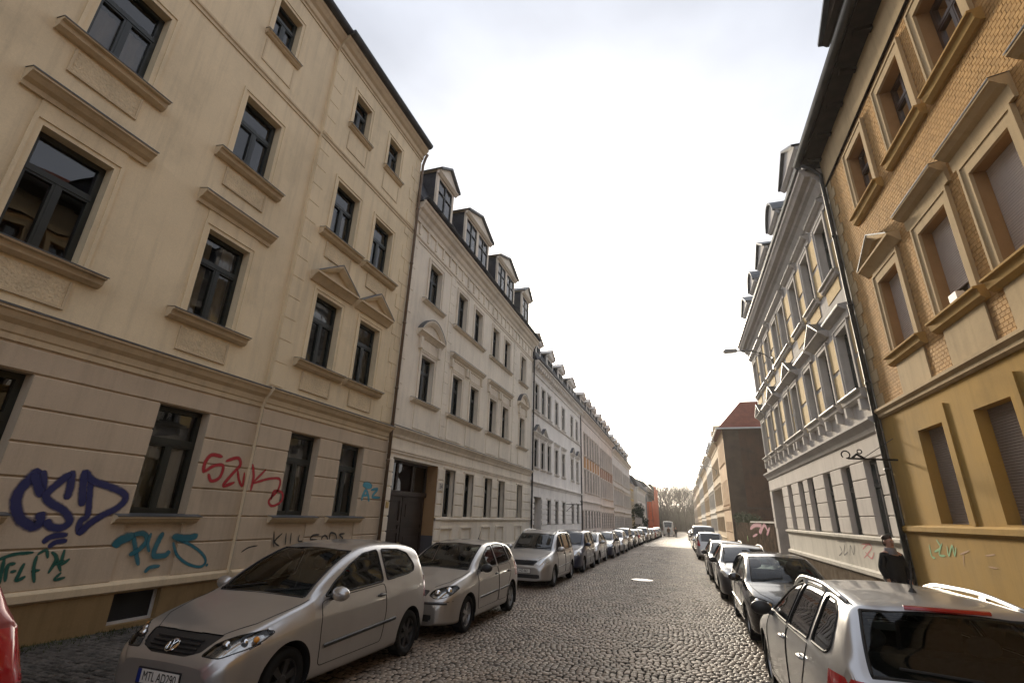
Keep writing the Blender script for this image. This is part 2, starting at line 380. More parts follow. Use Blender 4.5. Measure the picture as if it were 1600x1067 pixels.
    def window(s, u0, u1, v0, v1, style='T', fm=None, rec=0.17, curtain=None, parts=True, shut=1.0):
        fm = fm or M_frame_dk; w = round(u1-u0, 3); h = round(v1-v0, 3); key = (w, h, style, s.sg, fm.name, rec, s.glass.name)
        sg = s.sg
        if key not in WCACHE:
            f = MB(); panes = []
            def b(d0, d1, a0, a1, c0, c1): x0, x1 = sorted((sg*d0, sg*d1)); f.box(x0, x1, a0, a1, c0, c1)
            t = 0.055; d0, d1 = -rec-0.07, -rec
            b(d0, d1, -w/2, -w/2+t, 0, h); b(d0, d1, w/2-t, w/2, 0, h); b(d0, d1, -w/2+t, w/2-t, 0, t*1.2); b(d0, d1, -w/2+t, w/2-t, h-t, h)
            def pane(a0, a1, c0, c1):
                k = 0.035      # casement bars round each pane
                e0, e1 = d0+0.01, d1+0.012
                b(e0, e1, a0, a0+k, c0, c1); b(e0, e1, a1-k, a1, c0, c1); b(e0, e1, a0+k, a1-k, c0, c0+k); b(e0, e1, a0+k, a1-k, c1-k, c1)
                g = MB(); x = sg*(d0+0.035); a0 += k; a1 -= k; c0 += k; c1 -= k
                g.add([(x, a0, c0), (x, a1, c0), (x, a1, c1), (x, a0, c1)], [(0, 1, 2, 3)]); panes.append(g.mesh('pane', s.glass))
            ht = h*0.66
            if style == 'T':
                b(d0-0.01, d1+0.025, -w/2+t, w/2-t, ht-0.035, ht+0.035); b(d0-0.005, d1+0.018, -0.03, 0.03, t, ht-0.035)
                pane(-w/2+t, w/2-t, ht+0.035, h-t); pane(-w/2+t, -0.03, t*1.2, ht-0.035); pane(0.03, w/2-t, t*1.2, ht-0.035)
            elif style == 'X':
                b(d0-0.01, d1+0.025, -w/2+t, w/2-t, ht-0.03, ht+0.03); b(d0-0.005, d1+0.018, -0.03, 0.03, t, ht-0.03); b(d0-0.005, d1+0.018, -0.025, 0.025, ht+0.03, h-t)
                for a0, a1 in ((-w/2+t, -0.03), (0.03, w/2-t)):
                    pane(a0, a1, t*1.2, ht-0.03); pane(a0, a1, ht+0.03, h-t)
            else:
                pane(-w/2+t, w/2-t, t*1.2, h-t); b(d0-0.005, d1+0.02, -0.02, 0.02, t, h-t); b(d0-0.005, d1+0.02, -w/2+t, w/2-t, ht-0.02, ht+0.02)
            WCACHE[key] = (f.mesh('window', fm), panes)
        fme, panes = WCACHE[key]
        o = inst('window', fme, s.root, s.P(0, (u0+u1)/2, v0))
        for p in panes: inst('pane', p, o)
        if style == 'S' or shut < 1.0 or curtain == 'shutter':
            pass
        if curtain in ('full', 'sides', 'half'):
            key = ('cur', w, h, curtain, sg)
            if key not in WCACHE:
                c = MB(); spans = [(-w/2+.06, w/2-.06)] if curtain != 'sides' else [(-w/2+.06, -w*0.12), (w*0.14, w/2-.06)]
                c1 = h-0.05 if curtain != 'half' else h*0.62
                for a, e in spans:
                    n = max(8, int((e-a)/0.03)); row = []
                    for i in range(n+1):
                        y = a+(e-a)*i/n; x = sg*(-rec-0.17+0.018*math.sin(i*1.35)); row += [(x, y, 0.06), (x, y*0.98, c1)]
                    c.add(row, [(2*i, 2*i+2, 2*i+3, 2*i+1) for i in range(n)])
                WCACHE[key] = c.mesh('curtain', M_curt, True)
            inst('curtain', WCACHE[key], o)
        return o
    def shutter(s, u0, u1, v0, v1, drop, mat, rec=0.13):
        """roller shutter let down to the given fraction of the opening, ribs modelled"""
        mb = MB(); zb = v1-(v1-v0)*drop; n = int((v1-zb)/0.046); prof = []
        for i in range(n+1):
            z = v1-i*0.046; prof += [(-rec, z), (-rec+0.010, z-0.012), (-rec+0.010, z-0.034)]
        prof = prof+[(-rec-0.02, prof[-1][1]), (-rec-0.02, v1)]
        n2 = len(prof); v = [s.P(d, u0+0.01, z) for d, z in prof]+[s.P(d, u1-0.01, z) for d, z in prof]
        mb.add(v, [(i, i+1, n2+i+1, n2+i) for i in range(n2-1)])
        return s.part('roller_shutter', mb, mat)
    def sill(s, uc, w, z, mat, d=0.16, h=0.13, flash=True, name='sill'):
        """moulded sill: sloping top, drip and cavetto below; top edge at z"""
        prof = [(0, z+0.02), (d, z-0.015), (d, z-0.05), (d*0.72, z-0.06), (d*0.62, z-h*0.75), (d*0.3, z-h), (0, z-h)]
        o = s.mouldpart(name, mat, prof, uc-w/2, uc+w/2)
        if flash: s.mouldpart('sill_flashing', M_lead, [(0, z+0.026), (d+0.012, z-0.009), (d+0.012, z-0.026), (d+0.008, z-0.026), (d+0.006, z-0.013), (0, z+0.022)], uc-w/2-0.012, uc+w/2+0.012, parent=o)
        return o
    def hood(s, uc, w, z, mat, d=0.22, h=0.26, name='window_hood'):
        prof = [(0, z+0.03), (d, z-0.02), (d, z-0.07), (d*0.85, z-0.09), (d*0.6, z-0.15), (d*0.28, z-0.19), (d*0.22, z-h), (0, z-h)]
        o = s.mouldpart(name, mat, prof, uc-w/2, uc+w/2)
        s.mouldpart('hood_flashing', M_lead, [(0, z+0.036), (d+0.012, z-0.013), (d+0.012, z-0.034), (d+0.006, z-0.016), (0, z+0.032)], uc-w/2-0.012, uc+w/2+0.012, parent=o); return o
    def panel(s, uc, w, z0, z1, mat, rim, d=0.035):
        o = s.boxpart('spandrel_panel', mat, 0, d*0.55, uc-w/2, uc+w/2, z0, z1)
        mb = MB(); t = 0.035
        s.bx(mb, 0, d, uc-w/2-t, uc-w/2, z0-t, z1); s.bx(mb, 0, d, uc+w/2, uc+w/2+t, z0-t, z1); s.bx(mb, 0, d, uc-w/2, uc+w/2, z0-t, z0)
        s.part('panel_rim', mb, rim, parent=o); return o
    def surround(s, u0, u1, v0, v1, t, mat, d=0.05, bottom=False, top=None, name='window_surround'):
        top = top or t; mb = MB(); i = 0.004
        s.bx(mb, -i, d, u0-t, u0, v0, v1); s.bx(mb, -i, d, u1, u1+t, v0, v1); s.bx(mb, -i, d, u0-t, u1+t, v1, v1+top)
        s.bx(mb, d, d+0.02, u0-t-0.004, u0-t+0.05, v0+.004, v1+top+0.004); s.bx(mb, d, d+0.02, u1+t-0.05, u1+t+0.004, v0+.004, v1+top+0.004); s.bx(mb, d, d+0.02, u0-t+0.05, u1+t-0.05, v1+top-0.05, v1+top+0.004)
        if bottom: s.bx(mb, -i, d, u0-t, u1+t, v0-t, v0)
        return s.part(name, mb, mat)
    def pediment(s, uc, w, z, rise, mat, d=0.24, arch=False):
        """triangular (or segmental) gable over a window: bed moulding, raking cornice, sunk field"""
        n = 14
        if arch: top = [(uc-w/2+w*i/n, z+rise*math.sin(math.pi*i/n)**0.8) for i in range(n+1)]
        else: top = [(uc-w/2, z), (uc, z+rise), (uc+w/2, z)]
        k = 0.62; ins = [(uc+(u-uc)*(1-0.22/ (w/2)), z+0.045+max(0, (v-z)*k-0.03)) for u, v in top]
        mb = MB(); mb.extr([s.P(0, u, v) for u, v in ins], (s.sg*0.06, 0, 0)); fo = MB()
        o_b = MB(); s.mould(o_b, [(0, z+0.02), (d, z+0.0), (d, z-0.05), (d*0.8, z-0.07), (d*0.5, z-0.14), (d*0.2, z-0.22), (0, z-0.22)], uc-w/2, uc+w/2)
        for (a, b), (a2, b2) in zip(zip(top, top[1:]), zip(ins, ins[1:])):
            o_b.add([s.P(0, *a), s.P(0, *b), s.P(d, *b), s.P(d, *a), s.P(0, a2[0], a2[1]), s.P(0, b2[0], b2[1]), s.P(d*0.55, b2[0], b2[1]), s.P(d*0.55, a2[0], a2[1]),
                     s.P(d, a[0]*.75+a2[0]*.25, a[1]*.6+a2[1]*.4), s.P(d, b[0]*.75+b2[0]*.25, b[1]*.6+b2[1]*.4)],
                    [(0, 1, 2, 3), (3, 2, 9, 8), (8, 9, 6, 7), (7, 6, 5, 4)])
        o = s.part('pediment', o_b, mat)
        s.part('pediment_field', mb, mat, parent=o)
        for a, b in zip(top, top[1:]):
            fo.add([s.P(-0.0, a[0], a[1]+0.012), s.P(0, b[0], b[1]+0.012), s.P(d+0.015, b[0], b[1]+0.012), s.P(d+0.015, a[0], a[1]+0.012), s.P(d+0.015, b[0], b[1]-0.02), s.P(d+0.015, a[0], a[1]-0.02)], [(0, 1, 2, 3), (3, 2, 4, 5)])
        s.part('pediment_flashing', fo, M_lead, parent=o); return o
    def bands(s, spans, zs, mat, d=0.028, gap=0.022, name='plaster_band', chamf=0.012):
        """rusticated ground floor: one block per course and stretch between openings"""
        for a, b in spans:
            for z0, z1 in zip(zs, zs[1:]):
                mb = MB(); g = gap/2; c = chamf
                mb.extr([s.P(0.0, a, z0+g), s.P(d-c, a, z0+g), s.P(d, a, z0+g+c), s.P(d, a, z1-g-c), s.P(d-c, a, z1-g), s.P(0.0, a, z1-g)], (0, b-a, 0))
                s.part(name, mb, mat)
    def quoins(s, u, dirn, z0, z1, h, w1, w2, mat, d=0.03, gap=0.015):
        z = z0; i = 0; lib = {}
        while z+h*0.6 < z1:
            w = w1 if i % 2 else w2; hh = min(h, z1-z)
            a, b = sorted((u, u+dirn*w)); mb = MB(); s.bx(mb, 0, d, a, b, z+gap/2, z+hh-gap/2); s.part('quoin', mb, mat); z += h; i += 1
    def gutter(s, u0, u1, z, d, mat=None, r=0.085):
        mb = MB(); prof = [(d+r*math.cos(math.pi+math.pi*i/8)*1.0, z+r*math.sin(math.pi+math.pi*i/8)) for i in range(9)]
        prof += [(a*1.0+(0.0), b+0.0) for a, b in [(d+r+0.006, z), (d+r+0.006, z+0.012), (d-r, z+0.012)]]
        s.mould(mb, prof, u0, u1); return s.part('gutter', mb, mat or M_gutter)
    def dormer(s, uc, w, z0, h, n, mat, rise=0.7, kind='gable', dset=-0.25, wh=1.15, fm=None, cheek=None, depth=2.4, ww=None, rm=None, zoff=.25):
        cheek = cheek or M_slate; e = 0.1; ww = ww or (w-0.3-(n-1)*0.25)/n; mb = MB(); step = ww+0.25
        cs = [uc+(i-(n-1)/2)*step for i in range(n)]; zb = z0+zoff
        edges = sorted([uc-w/2, uc+w/2]+[c-ww/2 for c in cs]+[c+ww/2 for c in cs])
        for i in range(0, len(edges), 2): s.bx(mb, dset-e, dset, edges[i], edges[i+1], z0, z0+h)
        for c in cs: s.bx(mb, dset-e, dset-.002, c-ww/2, c+ww/2, z0, zb); s.bx(mb, dset-e, dset-.002, c-ww/2, c+ww/2, zb+wh, z0+h)
        s.mould(mb, [(dset, z0+h), (dset+0.16, z0+h), (dset+0.16, z0+h-0.06), (dset+0.06, z0+h-0.16), (dset, z0+h-0.16)], uc-w/2-0.1, uc+w/2+0.1)
        o = s.part('dormer', mb, mat)
        for u in (uc-w/2, uc+w/2-0.04): s.boxpart('dormer_cheek', cheek, dset-depth, dset-e-.002, u, u+0.04, z0, z0+h, parent=o)
        rb = MB(); m = 12
        if kind == 'arch': top = [(uc-w/2-0.12+(w+0.24)*i/m, z0+h+rise*math.sin(math.pi*i/m)**0.75) for i in range(m+1)]
        else: top = [(uc-w/2-0.14, z0+h), (uc, z0+h+rise), (uc+w/2+0.14, z0+h)]
        rb.extr([s.P(dset-depth-1.0, u, v+0.002) for u, v in top], (s.sg*(depth+1.0+0.12), 0, 0)); s.part('dormer_gable', rb, mat, parent=o)
        ob = MB()
        for a, b in zip(top, top[1:]):
            ob.add([s.P(dset+0.24, a[0], a[1]+0.07), s.P(dset+0.24, b[0], b[1]+0.07), s.P(dset-depth-1.0, b[0], b[1]+0.07), s.P(dset-depth-1, a[0], a[1]+0.07),
                    s.P(dset+0.24, a[0], a[1]-0.03), s.P(dset+0.24, b[0], b[1]-0.03), s.P(dset+0.12, a[0], a[1]-0.05), s.P(dset+0.12, b[0], b[1]-0.05)], [(0, 1, 2, 3), (0, 1, 5, 4), (4, 5, 7, 6)])
        s.part('dormer_roof', ob, [rm or M_lead], parent=o)
        fm = fm or M_frame_dk
        for c in cs:
            fb = MB(); gb2 = MB(); t = 0.05; d0 = dset-0.07; d1 = dset-0.02; u0, u1, v0, v1 = c-ww/2, c+ww/2, zb, zb+wh; hm = v0+wh*0.62
            s.bx(fb, d0, d1, u0, u0+t, v0, v1); s.bx(fb, d0, d1, u1-t, u1, v0, v1); s.bx(fb, d0, d1, u0+t, u1-t, v0, v0+t); s.bx(fb, d0, d1, u0+t, u1-t, v1-t, v1)
            s.bx(fb, d0-.002, d1+.01, c-0.03, c+0.03, v0+t, v1-t); s.bx(fb, d0-.004, d1+.014, u0+t, u1-t, hm-0.025, hm+0.025)
            s.part('dormer_window', fb, fm, parent=o)
            gb2.add([s.P(d0+.02, u0, v0), s.P(d0+.02, u1, v0), s.P(d0+.02, u1, v1), s.P(d0+.02, u0, v1)], [(0, 1, 2, 3)]); s.part('pane', gb2, s.glass, parent=o)
        return o
    def pipe(s, u, z0, z1, d=0.1, mat=None, r=0.05, top=0.0):
        mb = MB(); pts = [s.P(d, u, z0), s.P(d, u, z1)]
        if top: pts += [s.P(d+top*0.5, u, z1+0.3), s.P(d+top, u, z1+0.45)]
        mb.tube(pts, r, 10); 
        for k in range(int((z1-z0)/2.2)): mb.tube([s.P(d, u, z0+1+k*2.2), s.P(d, u, z0+1.06+k*2.2)], r+0.012, 10)
        return s.part('downpipe', mb, mat or M_gutter, smooth=True)
    def graffiti(s, strokes, mat, label, xw, rel=0.0):
        """spray-can strokes traced on the wall face: soft-edged ribbons lying just on the plaster"""
        mb = MB(); cov = []
        for w, pts in strokes:
            P3 = [pix_on_x(px, py, xw) for px, py in pts]
            q = []
            for i in range(len(P3)-1):      # Catmull-Rom smoothing
                a = P3[max(i-1, 0)]; b = P3[i]; c = P3[i+1]; e = P3[min(i+2, len(P3)-1)]
                for k in range(7):
                    t = k/7; q.append(0.5*((2*b)+(c-a)*t+(2*a-5*b+4*c-e)*t*t+(3*b-a-3*c+e)*t**3))
            q.append(P3[-1])
            base = len(mb.v)
            for i, p in enumerate(q):
                t = (q[min(i+1, len(q)-1)]-q[max(i-1, 0)]); t.normalize() if t.length else None
                nrm = Vector((0, -t.z, t.y)); taper = min(1, 0.45+i/5, 0.45+(len(q)-1-i)/5); layer = s.sg*0.0004*(base % 7)
                for o2, cv in ((-1.25, 0.0), (-0.6, 0.75), (0.6, 0.75), (1.25, 0.0)):
                    v = p+nrm*(o2*w*0.47*taper); mb.v.append((v.x-s.X0+s.sg*0.004+layer, v.y-s.um, v.z-s.zg)); cov.append(cv if 0 < i < len(q)-1 else 0.3*cv)
            for i in range(len(q)-1):
                for k in range(3): mb.f.append((base+4*i+k, base+4*i+k+1, base+4*i+5+k, base+4*i+4+k)); mb.mi.append(0)
        me = mb.mesh('graffiti', mat); at = me.attributes.new('cover', 'FLOAT', 'POINT'); at.data.foreach_set('value', cov)
        o = inst('graffiti', me, s.root); o['label'] = label; return o
# ================================================================== LEFT SIDE
# ---- cream house with graffiti, nearest on the left
M_a_up = stuccomat('cream_stucco', (0.79, 0.655, 0.445))
M_a_gf = stuccomat('cream_stucco_ground_floor', (0.56, 0.455, 0.335), stain=0.18, streak=0.2)  # greyer paint, its tone also lowered to carry vignette and shade low down
M_a_trim = stuccomat('cream_trim', (0.64, 0.515, 0.345), stain=0.2)
M_a_base = stuccomat('ochre_plinth', (0.27, 0.18, 0.085), stain=0.35)
M_a_orn = surf('relief_panel', (0.70, 0.57, 0.38), 0.95, 0.1, 3, bump=1.0, bs=26, bdist=0.03, grain=0.12, gs=26)
A = Bld('cream_house', 'cream four-storey house covered in graffiti, nearest on the left', -8.3, -9.0, 12.62, 'house')
AX = [6.17, 3.42, 0.67]; AR = [9.16, 10.96]
def a_holes(cs): 
    h = []
    for c in cs:
        h += [(c-.485, c+.485, 1.70, 3.49), (c-.485, c+.485, 5.14, 6.95), (c-.485, c+.485, 8.66, 10.36), (c-.36, c+.36, 12.36, 13.6)]
    return h
ZB_A = [0.72, 1.24, 1.68, 2.15, 2.59, 3.04, 3.49, 3.83]
CUR = ['sides', None, 'full', None, 'half', None]
def a_section(u0, u1, cs, off, first):
    A.off = off
    H = a_holes(cs); cellar = [(c-.37, c+.37, 0.12, 0.56) for c in cs]
    A.wall('ground_floor_wall', M_a_gf, u0, u1, 0.55, 4.0, [h for h in H if h[3] < 4])
    A.wall('upper_wall', M_a_up, u0, u1, 4.0, 14.5, [h for h in H if h[3] > 4], d=0.002)
    A.off = off+0.05; A.wall('plinth', M_a_base, u0, u1, -0.5, 0.6, cellar, depth=0.3); A.off = off
    ed = [u0]+sorted(x for c in cs for x in (c-.485, c+.485))+[u1]
    A.bands([(ed[i], ed[i+1]) for i in range(0, len(ed), 2)], ZB_A[:-1], M_a_gf)
    A.bands([(u0, u1)], ZB_A[-2:], M_a_gf)
    A.mouldpart('plinth_ledge', M_a_trim, [(0, 0.74), (0.07, 0.71), (0.09, 0.69), (0.09, 0.60), (0.05, 0.57), (0, 0.57)], u0, u1)
    A.mouldpart('string_course', M_a_trim, [(0, 4.33), (0.2, 4.27), (0.2, 4.22), (0.17, 4.2), (0.13, 4.12), (0.07, 4.06), (0.05, 3.96), (0.03, 3.94), (0.03, 3.86), (0, 3.86)], u0, u1)
    A.mouldpart('course_flashing', M_lead, [(0, 4.338), (0.212, 4.277), (0.212, 4.25), (0.203, 4.268), (0, 4.332)], u0, u1)
    A.mouldpart('upper_string', M_a_trim, [(0, 11.27), (0.05, 11.25), (0.05, 11.2), (0.025, 11.17), (0.025, 11.1), (0, 11.1)], u0, u1)
    A.mouldpart('eaves_cornice', M_a_trim, [(0, 14.72), (0.26, 14.72), (0.26, 14.62), (0.22, 14.58), (0.16, 14.5), (0.09, 14.44), (0.07, 14.3), (0.03, 14.27), (0.03, 14.2), (0, 14.2)], u0, u1)
    A.gutter(u0, u1, 14.83, 0.30, r=0.13)
    for i, c in enumerate(cs):
        A.window(c-.485, c+.485, 1.70, 3.49, curtain='half' if i == 0 else None); A.sill(c, 1.42, 1.69, M_a_trim, d=0.15)
        A.window(c-.485, c+.485, 5.14, 6.95, curtain=CUR[(i+first) % 6]); A.sill(c, 1.66, 5.13, M_a_trim, d=0.2, h=0.18)
        A.window(c-.485, c+.485, 8.66, 10.36, curtain=CUR[(i+first+3) % 6]); A.sill(c, 1.66, 8.65, M_a_trim, d=0.2, h=0.18)
        A.window(c-.36, c+.36, 12.36, 13.6); A.sill(c, 1.06, 12.35, M_a_trim, d=0.13)
        A.panel(c, 0.96, 4.50, 4.90, M_a_orn, M_a_trim); A.panel(c, 0.96, 8.02, 8.42, M_a_orn, M_a_trim); A.panel(c, 0.82, 11.55, 12.12, M_a_up, M_a_trim, d=0.02)
        for (v0, v1, hw) in ((5.14, 6.95, .485), (8.66, 10.36, .485), (12.36, 13.6, .36)):
            A.surround(c-hw, c+hw, v0, v1, 0.13, M_a_up, d=0.012)
        if first == 0: A.boxpart('lintel_field', M_a_up, 0.002, 0.02, c-.60, c+.60, 7.09, 7.36); A.hood(c, 1.78, 7.58, M_a_trim)
        else: A.pediment(c, 1.66, 7.40, 0.55, M_a_trim)
        A.off = off+0.05
        gb2 = MB(); A.bx(gb2, -0.16, -0.12, c-.37, c+.37, 0.12, 0.56)
        A.part('cellar_window', gb2, plain('cellar_dark', (0.015, 0.015, 0.014), 0.6)); gf = MB()
        A.bx(gf, -0.12, -0.09, c-.37, c-.33, .12, .56); A.bx(gf, -0.12, -0.09, c+.33, c+.37, .12, .56); A.bx(gf, -0.12, -0.09, c-.33, c+.33, .12, .16)
        A.part('cellar_window_frame', gf, M_frame_wh); A.off = off
a_section(-9.0, 7.78, AX, 0.0, 0)
a_section(7.78, 12.6, AR, 0.09, 1)
A.off = 0.0
mbr = MB(); mbr.add([A.P(0, 7.78, -0.5), A.P(0.092, 7.78, -0.5), A.P(0.092, 7.78, 14.5), A.P(0, 7.78, 14.5)], [(0, 1, 2, 3)]); A.part('risalit_return', mbr, M_a_up)
A.off = 0.09
A.quoins(7.80, 1, 4.36, 11.08, 0.53, 0.36, 0.36, M_a_up, d=0.014, gap=0.02); A.quoins(7.80, 1, 11.3, 14.2, 0.53, 0.36, 0.36, M_a_up, d=0.014, gap=0.02)
A.quoins(12.58, -1, 4.36, 11.08, 0.46, 0.30, 0.52, M_a_up, d=0.02); A.quoins(12.58, -1, 11.3, 14.2, 0.46, 0.30, 0.52, M_a_up, d=0.02)
A.off = 0; A.shell(M_a_up, 14.6, roofrise=3.4, roofmat=M_redtile, eave=0.1)
A.pipe(12.56, 0.05, 14.0, d=0.2, mat=surf('pipe_brown', (0.16, 0.11, 0.07), 0.5, 0.2, 3, metal=0.2), top=0.15)
# graffiti, traced on the rusticated face
def c2(pts): return [(x/1.881, 500+y/1.881) for x, y in pts]
GW = 0.8
def c4(pts): return [(400+x/2.425, 500+y/2.425) for x, y in pts]
XW = -8.3+0.028
A.graffiti([(0.15, c2([(118, 436), (85, 470), (55, 505), (46, 545), (62, 585), (98, 606), (116, 590), (120, 562)])), (0.13, c2([(98, 448), (110, 485), (122, 520)])), (0.10, c2([(128, 440), (128, 480), (118, 515)])),
            (0.12, c2([(208, 448), (170, 480), (135, 514), (150, 538), (185, 558), (204, 588), (182, 609), (148, 606), (136, 585)])), (0.12, c2([(214, 440), (206, 490), (194, 528)])), (0.12, c2([(248, 438), (242, 500), (240, 548)])),
            (0.12, c2([(250, 440), (270, 470), (330, 492), (368, 515), (352, 546), (300, 574), (262, 598), (228, 632)])), (0.10, c2([(266, 465), (262, 530), (256, 575), (236, 590), (228, 630)])),
            (0.09, c2([(124, 656), (150, 636), (200, 630)])), (0.08, c2([(140, 668), (165, 652), (198, 648)]))],
           spraymat('spray_blue', (0.022, 0.026, 0.115)), 'large dark blue graffiti letters CSD', XW)
A.graffiti([(0.05, c2([(-8, 705), (40, 688), (100, 682)])), (0.05, c2([(12, 700), (2, 745), (-6, 780)])), (0.05, c2([(46, 715), (22, 722), (14, 770)])), (0.045, c2([(28, 740), (48, 736)])), (0.05, c2([(72, 712), (55, 745), (48, 765), (75, 752)])),
            (0.05, c2([(108, 690), (98, 730), (100, 772)])), (0.045, c2([(108, 690), (135, 675), (140, 700)])), (0.045, c2([(90, 738), (118, 734)])), (0.05, c2([(150, 680), (165, 700), (140, 745)])), (0.05, c2([(165, 690), (178, 740)])), (0.045, c2([(150, 722), (190, 705)])),
            (0.05, c2([(190, 672), (180, 715), (205, 700)])), (0.045, c2([(180, 740), (160, 762), (192, 755)]))], spraymat('spray_green', (0.012, 0.10, 0.075)), 'dark green graffiti scrawl at the foot of the wall', XW)
A.graffiti([(0.08, c2([(392, 632), (398, 675), (407, 722)])), (0.16, c2([(335, 668), (352, 648), (395, 630)])), (0.09, c2([(385, 632), (420, 626), (432, 645), (410, 672), (378, 690)])), (0.06, c2([(444, 624), (434, 655), (438, 682)])),
            (0.10, c2([(480, 622), (462, 655), (452, 690), (485, 690), (498, 676)])), (0.13, c2([(582, 632), (545, 640), (505, 634)])), (0.055, c2([(508, 650), (520, 690), (552, 716), (588, 724), (604, 708), (592, 684), (560, 660), (515, 640)])),
            (0.06, c2([(606, 716), (609, 722)])), (0.07, c2([(424, 742), (440, 726), (470, 722)]))], spraymat('spray_teal', (0.02, 0.15, 0.20)), 'teal graffiti letters PILS under the window', XW)
A.graffiti([(0.08, c2([(655, 402), (622, 396), (602, 420), (597, 450)])), (0.07, c2([(600, 446), (628, 428), (655, 428), (645, 462), (620, 472), (612, 450)])), (0.075, c2([(662, 415), (698, 405), (706, 425), (682, 452), (656, 486), (690, 476)])),
            (0.06, c2([(698, 440), (702, 470), (712, 486), (718, 446)]))], spraymat('spray_red', (0.42, 0.02, 0.03)), 'red graffiti letters SZU', XW)
A.graffiti([(0.07, c2([(742, 422), (745, 460), (736, 502)])), (0.06, c2([(782, 438), (742, 478)])), (0.06, c2([(742, 480), (790, 466), (822, 468), (816, 500), (790, 530), (800, 546), (826, 532), (829, 508), (806, 502), (796, 528)]))],
           spraymat('spray_red_b', (0.42, 0.02, 0.03)), 'red graffiti letter K with a looping tail', XW+0.09)
A.graffiti([(0.045, c4([(68, 798), (66, 860)])), (0.04, c4([(100, 806), (70, 838), (88, 856)])), (0.04, c4([(114, 804), (110, 852)])), (0.04, c4([(133, 803), (128, 850)])), (0.04, c4([(164, 812), (160, 836), (176, 836)])),
            (0.045, c4([(240, 812), (215, 815), (206, 830), (232, 832)])), (0.04, c4([(248, 834), (250, 822), (262, 815), (270, 826), (266, 836)])), (0.045, c4([(278, 830), (282, 806), (300, 810), (306, 830)])), (0.045, c4([(336, 808), (316, 812), (328, 826), (318, 834)]))],
           plain('spray_black', (0.012, 0.012, 0.014), 0.6) if False else spraymat('spray_black', (0.012, 0.012, 0.014)), 'black graffiti reading KILL GODS behind the car roof', XW+0.09)
A.graffiti([(0.03, c2([(708, 682), (730, 668), (757, 662)]))], MC.get('spray_black_b') or spraymat('spray_black_b', (0.012, 0.012, 0.014)), 'short black paint dash on the wall', XW+0.09)
A.graffiti([(0.09, c4([(416, 640), (406, 660), (399, 684)])), (0.09, c4([(416, 640), (424, 662), (428, 688)])), (0.07, c4([(400, 666), (426, 662)])), (0.08, c4([(434, 644), (460, 640), (440, 668), (470, 672)])), (0.2, c4([(404, 622), (440, 630)]))],
           spraymat('spray_cyan', (0.06, 0.30, 0.40)), 'light blue graffiti letters AZ beside the gateway', XW+0.09)

# ---- pale house with the arched gateway (second on the left)
M_b = stuccomat('pale_cream_stucco', (0.84, 0.76, 0.63), streak=0.18)
M_b_trim = stuccomat('pale_cream_trim', (0.79, 0.705, 0.58), stain=0.25)
M_b_gate = surf('gate_wood', (0.035, 0.022, 0.015), 0.5, 0.25, 3, bump=0.2, bs=30)
B = Bld('pale_house', 'pale cream house with a wide dark gateway, second on the left', -8.3, 12.64, 28.2, 'house')
gfw = [(16.7, 17.6), (18.55, 19.45), (20.75, 21.65), (22.56, 23.46), (25.5, 26.4)]
f1w = [(14.2, 15.16), (16.8, 17.7), (18.62, 19.52), (20.97, 21.87), (22.8, 23.7), (25.74, 26.64)]
B_H1 = [(a, b, 1.72, 3.40) for a, b in gfw]; B_H2 = [(a, b, 5.52, 7.12) for a, b in f1w]; B_H3 = [(a, b, 9.22, 10.80) for a, b in f1w]
gate = (13.15, 16.2, -0.4, 3.45, 0.5)
B.wall('ground_floor_wall', M_b, 12.64, 28.2, -0.5, 4.1, B_H1+[gate]); B.wall('upper_wall', M_b, 12.64, 28.2, 4.1, 12.3, B_H2+B_H3, d=0.002)
B.mouldpart('string_course', M_b_trim, [(0, 4.42), (0.2, 4.37), (0.2, 4.31), (0.15, 4.27), (0.1, 4.2), (0.06, 4.14), (0.04, 4.06), (0, 4.06)], 12.7, 28.2)
B.mouldpart('course_flashing', M_lead, [(0, 4.428), (0.212, 4.377), (0.212, 4.35), (0.203, 4.368), (0, 4.422)], 12.7, 28.2)
B.mouldpart('frieze_band', M_b_trim, [(0, 3.72), (0.06, 3.72), (0.06, 3.66), (0.035, 3.64), (0.035, 3.58), (0, 3.58)], 12.7, 28.15)
ed = [12.7, 13.15, 16.2]+[x for w in gfw for x in w]+[28.15]
B.bands([(ed[i], ed[i+1]) for i in range(0, len(ed), 2)], [1.72, 2.14, 2.56, 2.98, 3.40], M_b, d=0.04, gap=0.035)
B.bands([(12.7, 13.15), (16.2, 16.7)], [0.12, 0.5, 0.9, 1.3, 1.72], M_b, d=0.04, gap=0.035)
B.mouldpart('sill_band', M_b_trim, [(0, 1.70), (0.075, 1.68), (0.075, 1.62), (0.03, 1.58), (0, 1.58)], 16.2, 28.15)
for a, b in gfw:
    B.window(a, b, 1.72, 3.40, fm=M_frame_dk, curtain=random.choice([None, 'half', None])); B.surround(a, b, 1.72, 3.40, 0.07, M_b_trim, d=0.05)
    B.surround(a-0.02, b+0.02, 0.72, 1.30, 0.06, M_b_trim, d=0.045, bottom=True, name='parapet_panel')
B.mouldpart('plinth_ledge', M_b_trim, [(0, 0.55), (0.09, 0.5), (0.09, 0.38), (0, 0.35)], 16.2, 28.15)
B.off = 0.06; B.wall('plinth', stuccomat('grey_plinth', (0.3, 0.27, 0.23), stain=0.3), 16.2, 28.15, -0.6, 0.4, []); B.off = 0
for i, (a, b) in enumerate(f1w):
    B.window(a, b, 5.52, 7.12, 'X', curtain=CUR[i % 6]); B.window(a, b, 9.22, 10.80, 'X', curtain=CUR[(i+2) % 6])
    B.surround(a, b, 5.52, 7.12, 0.15, M_b_trim, d=0.03); B.surround(a, b, 9.22, 10.80, 0.15, M_b_trim, d=0.03)
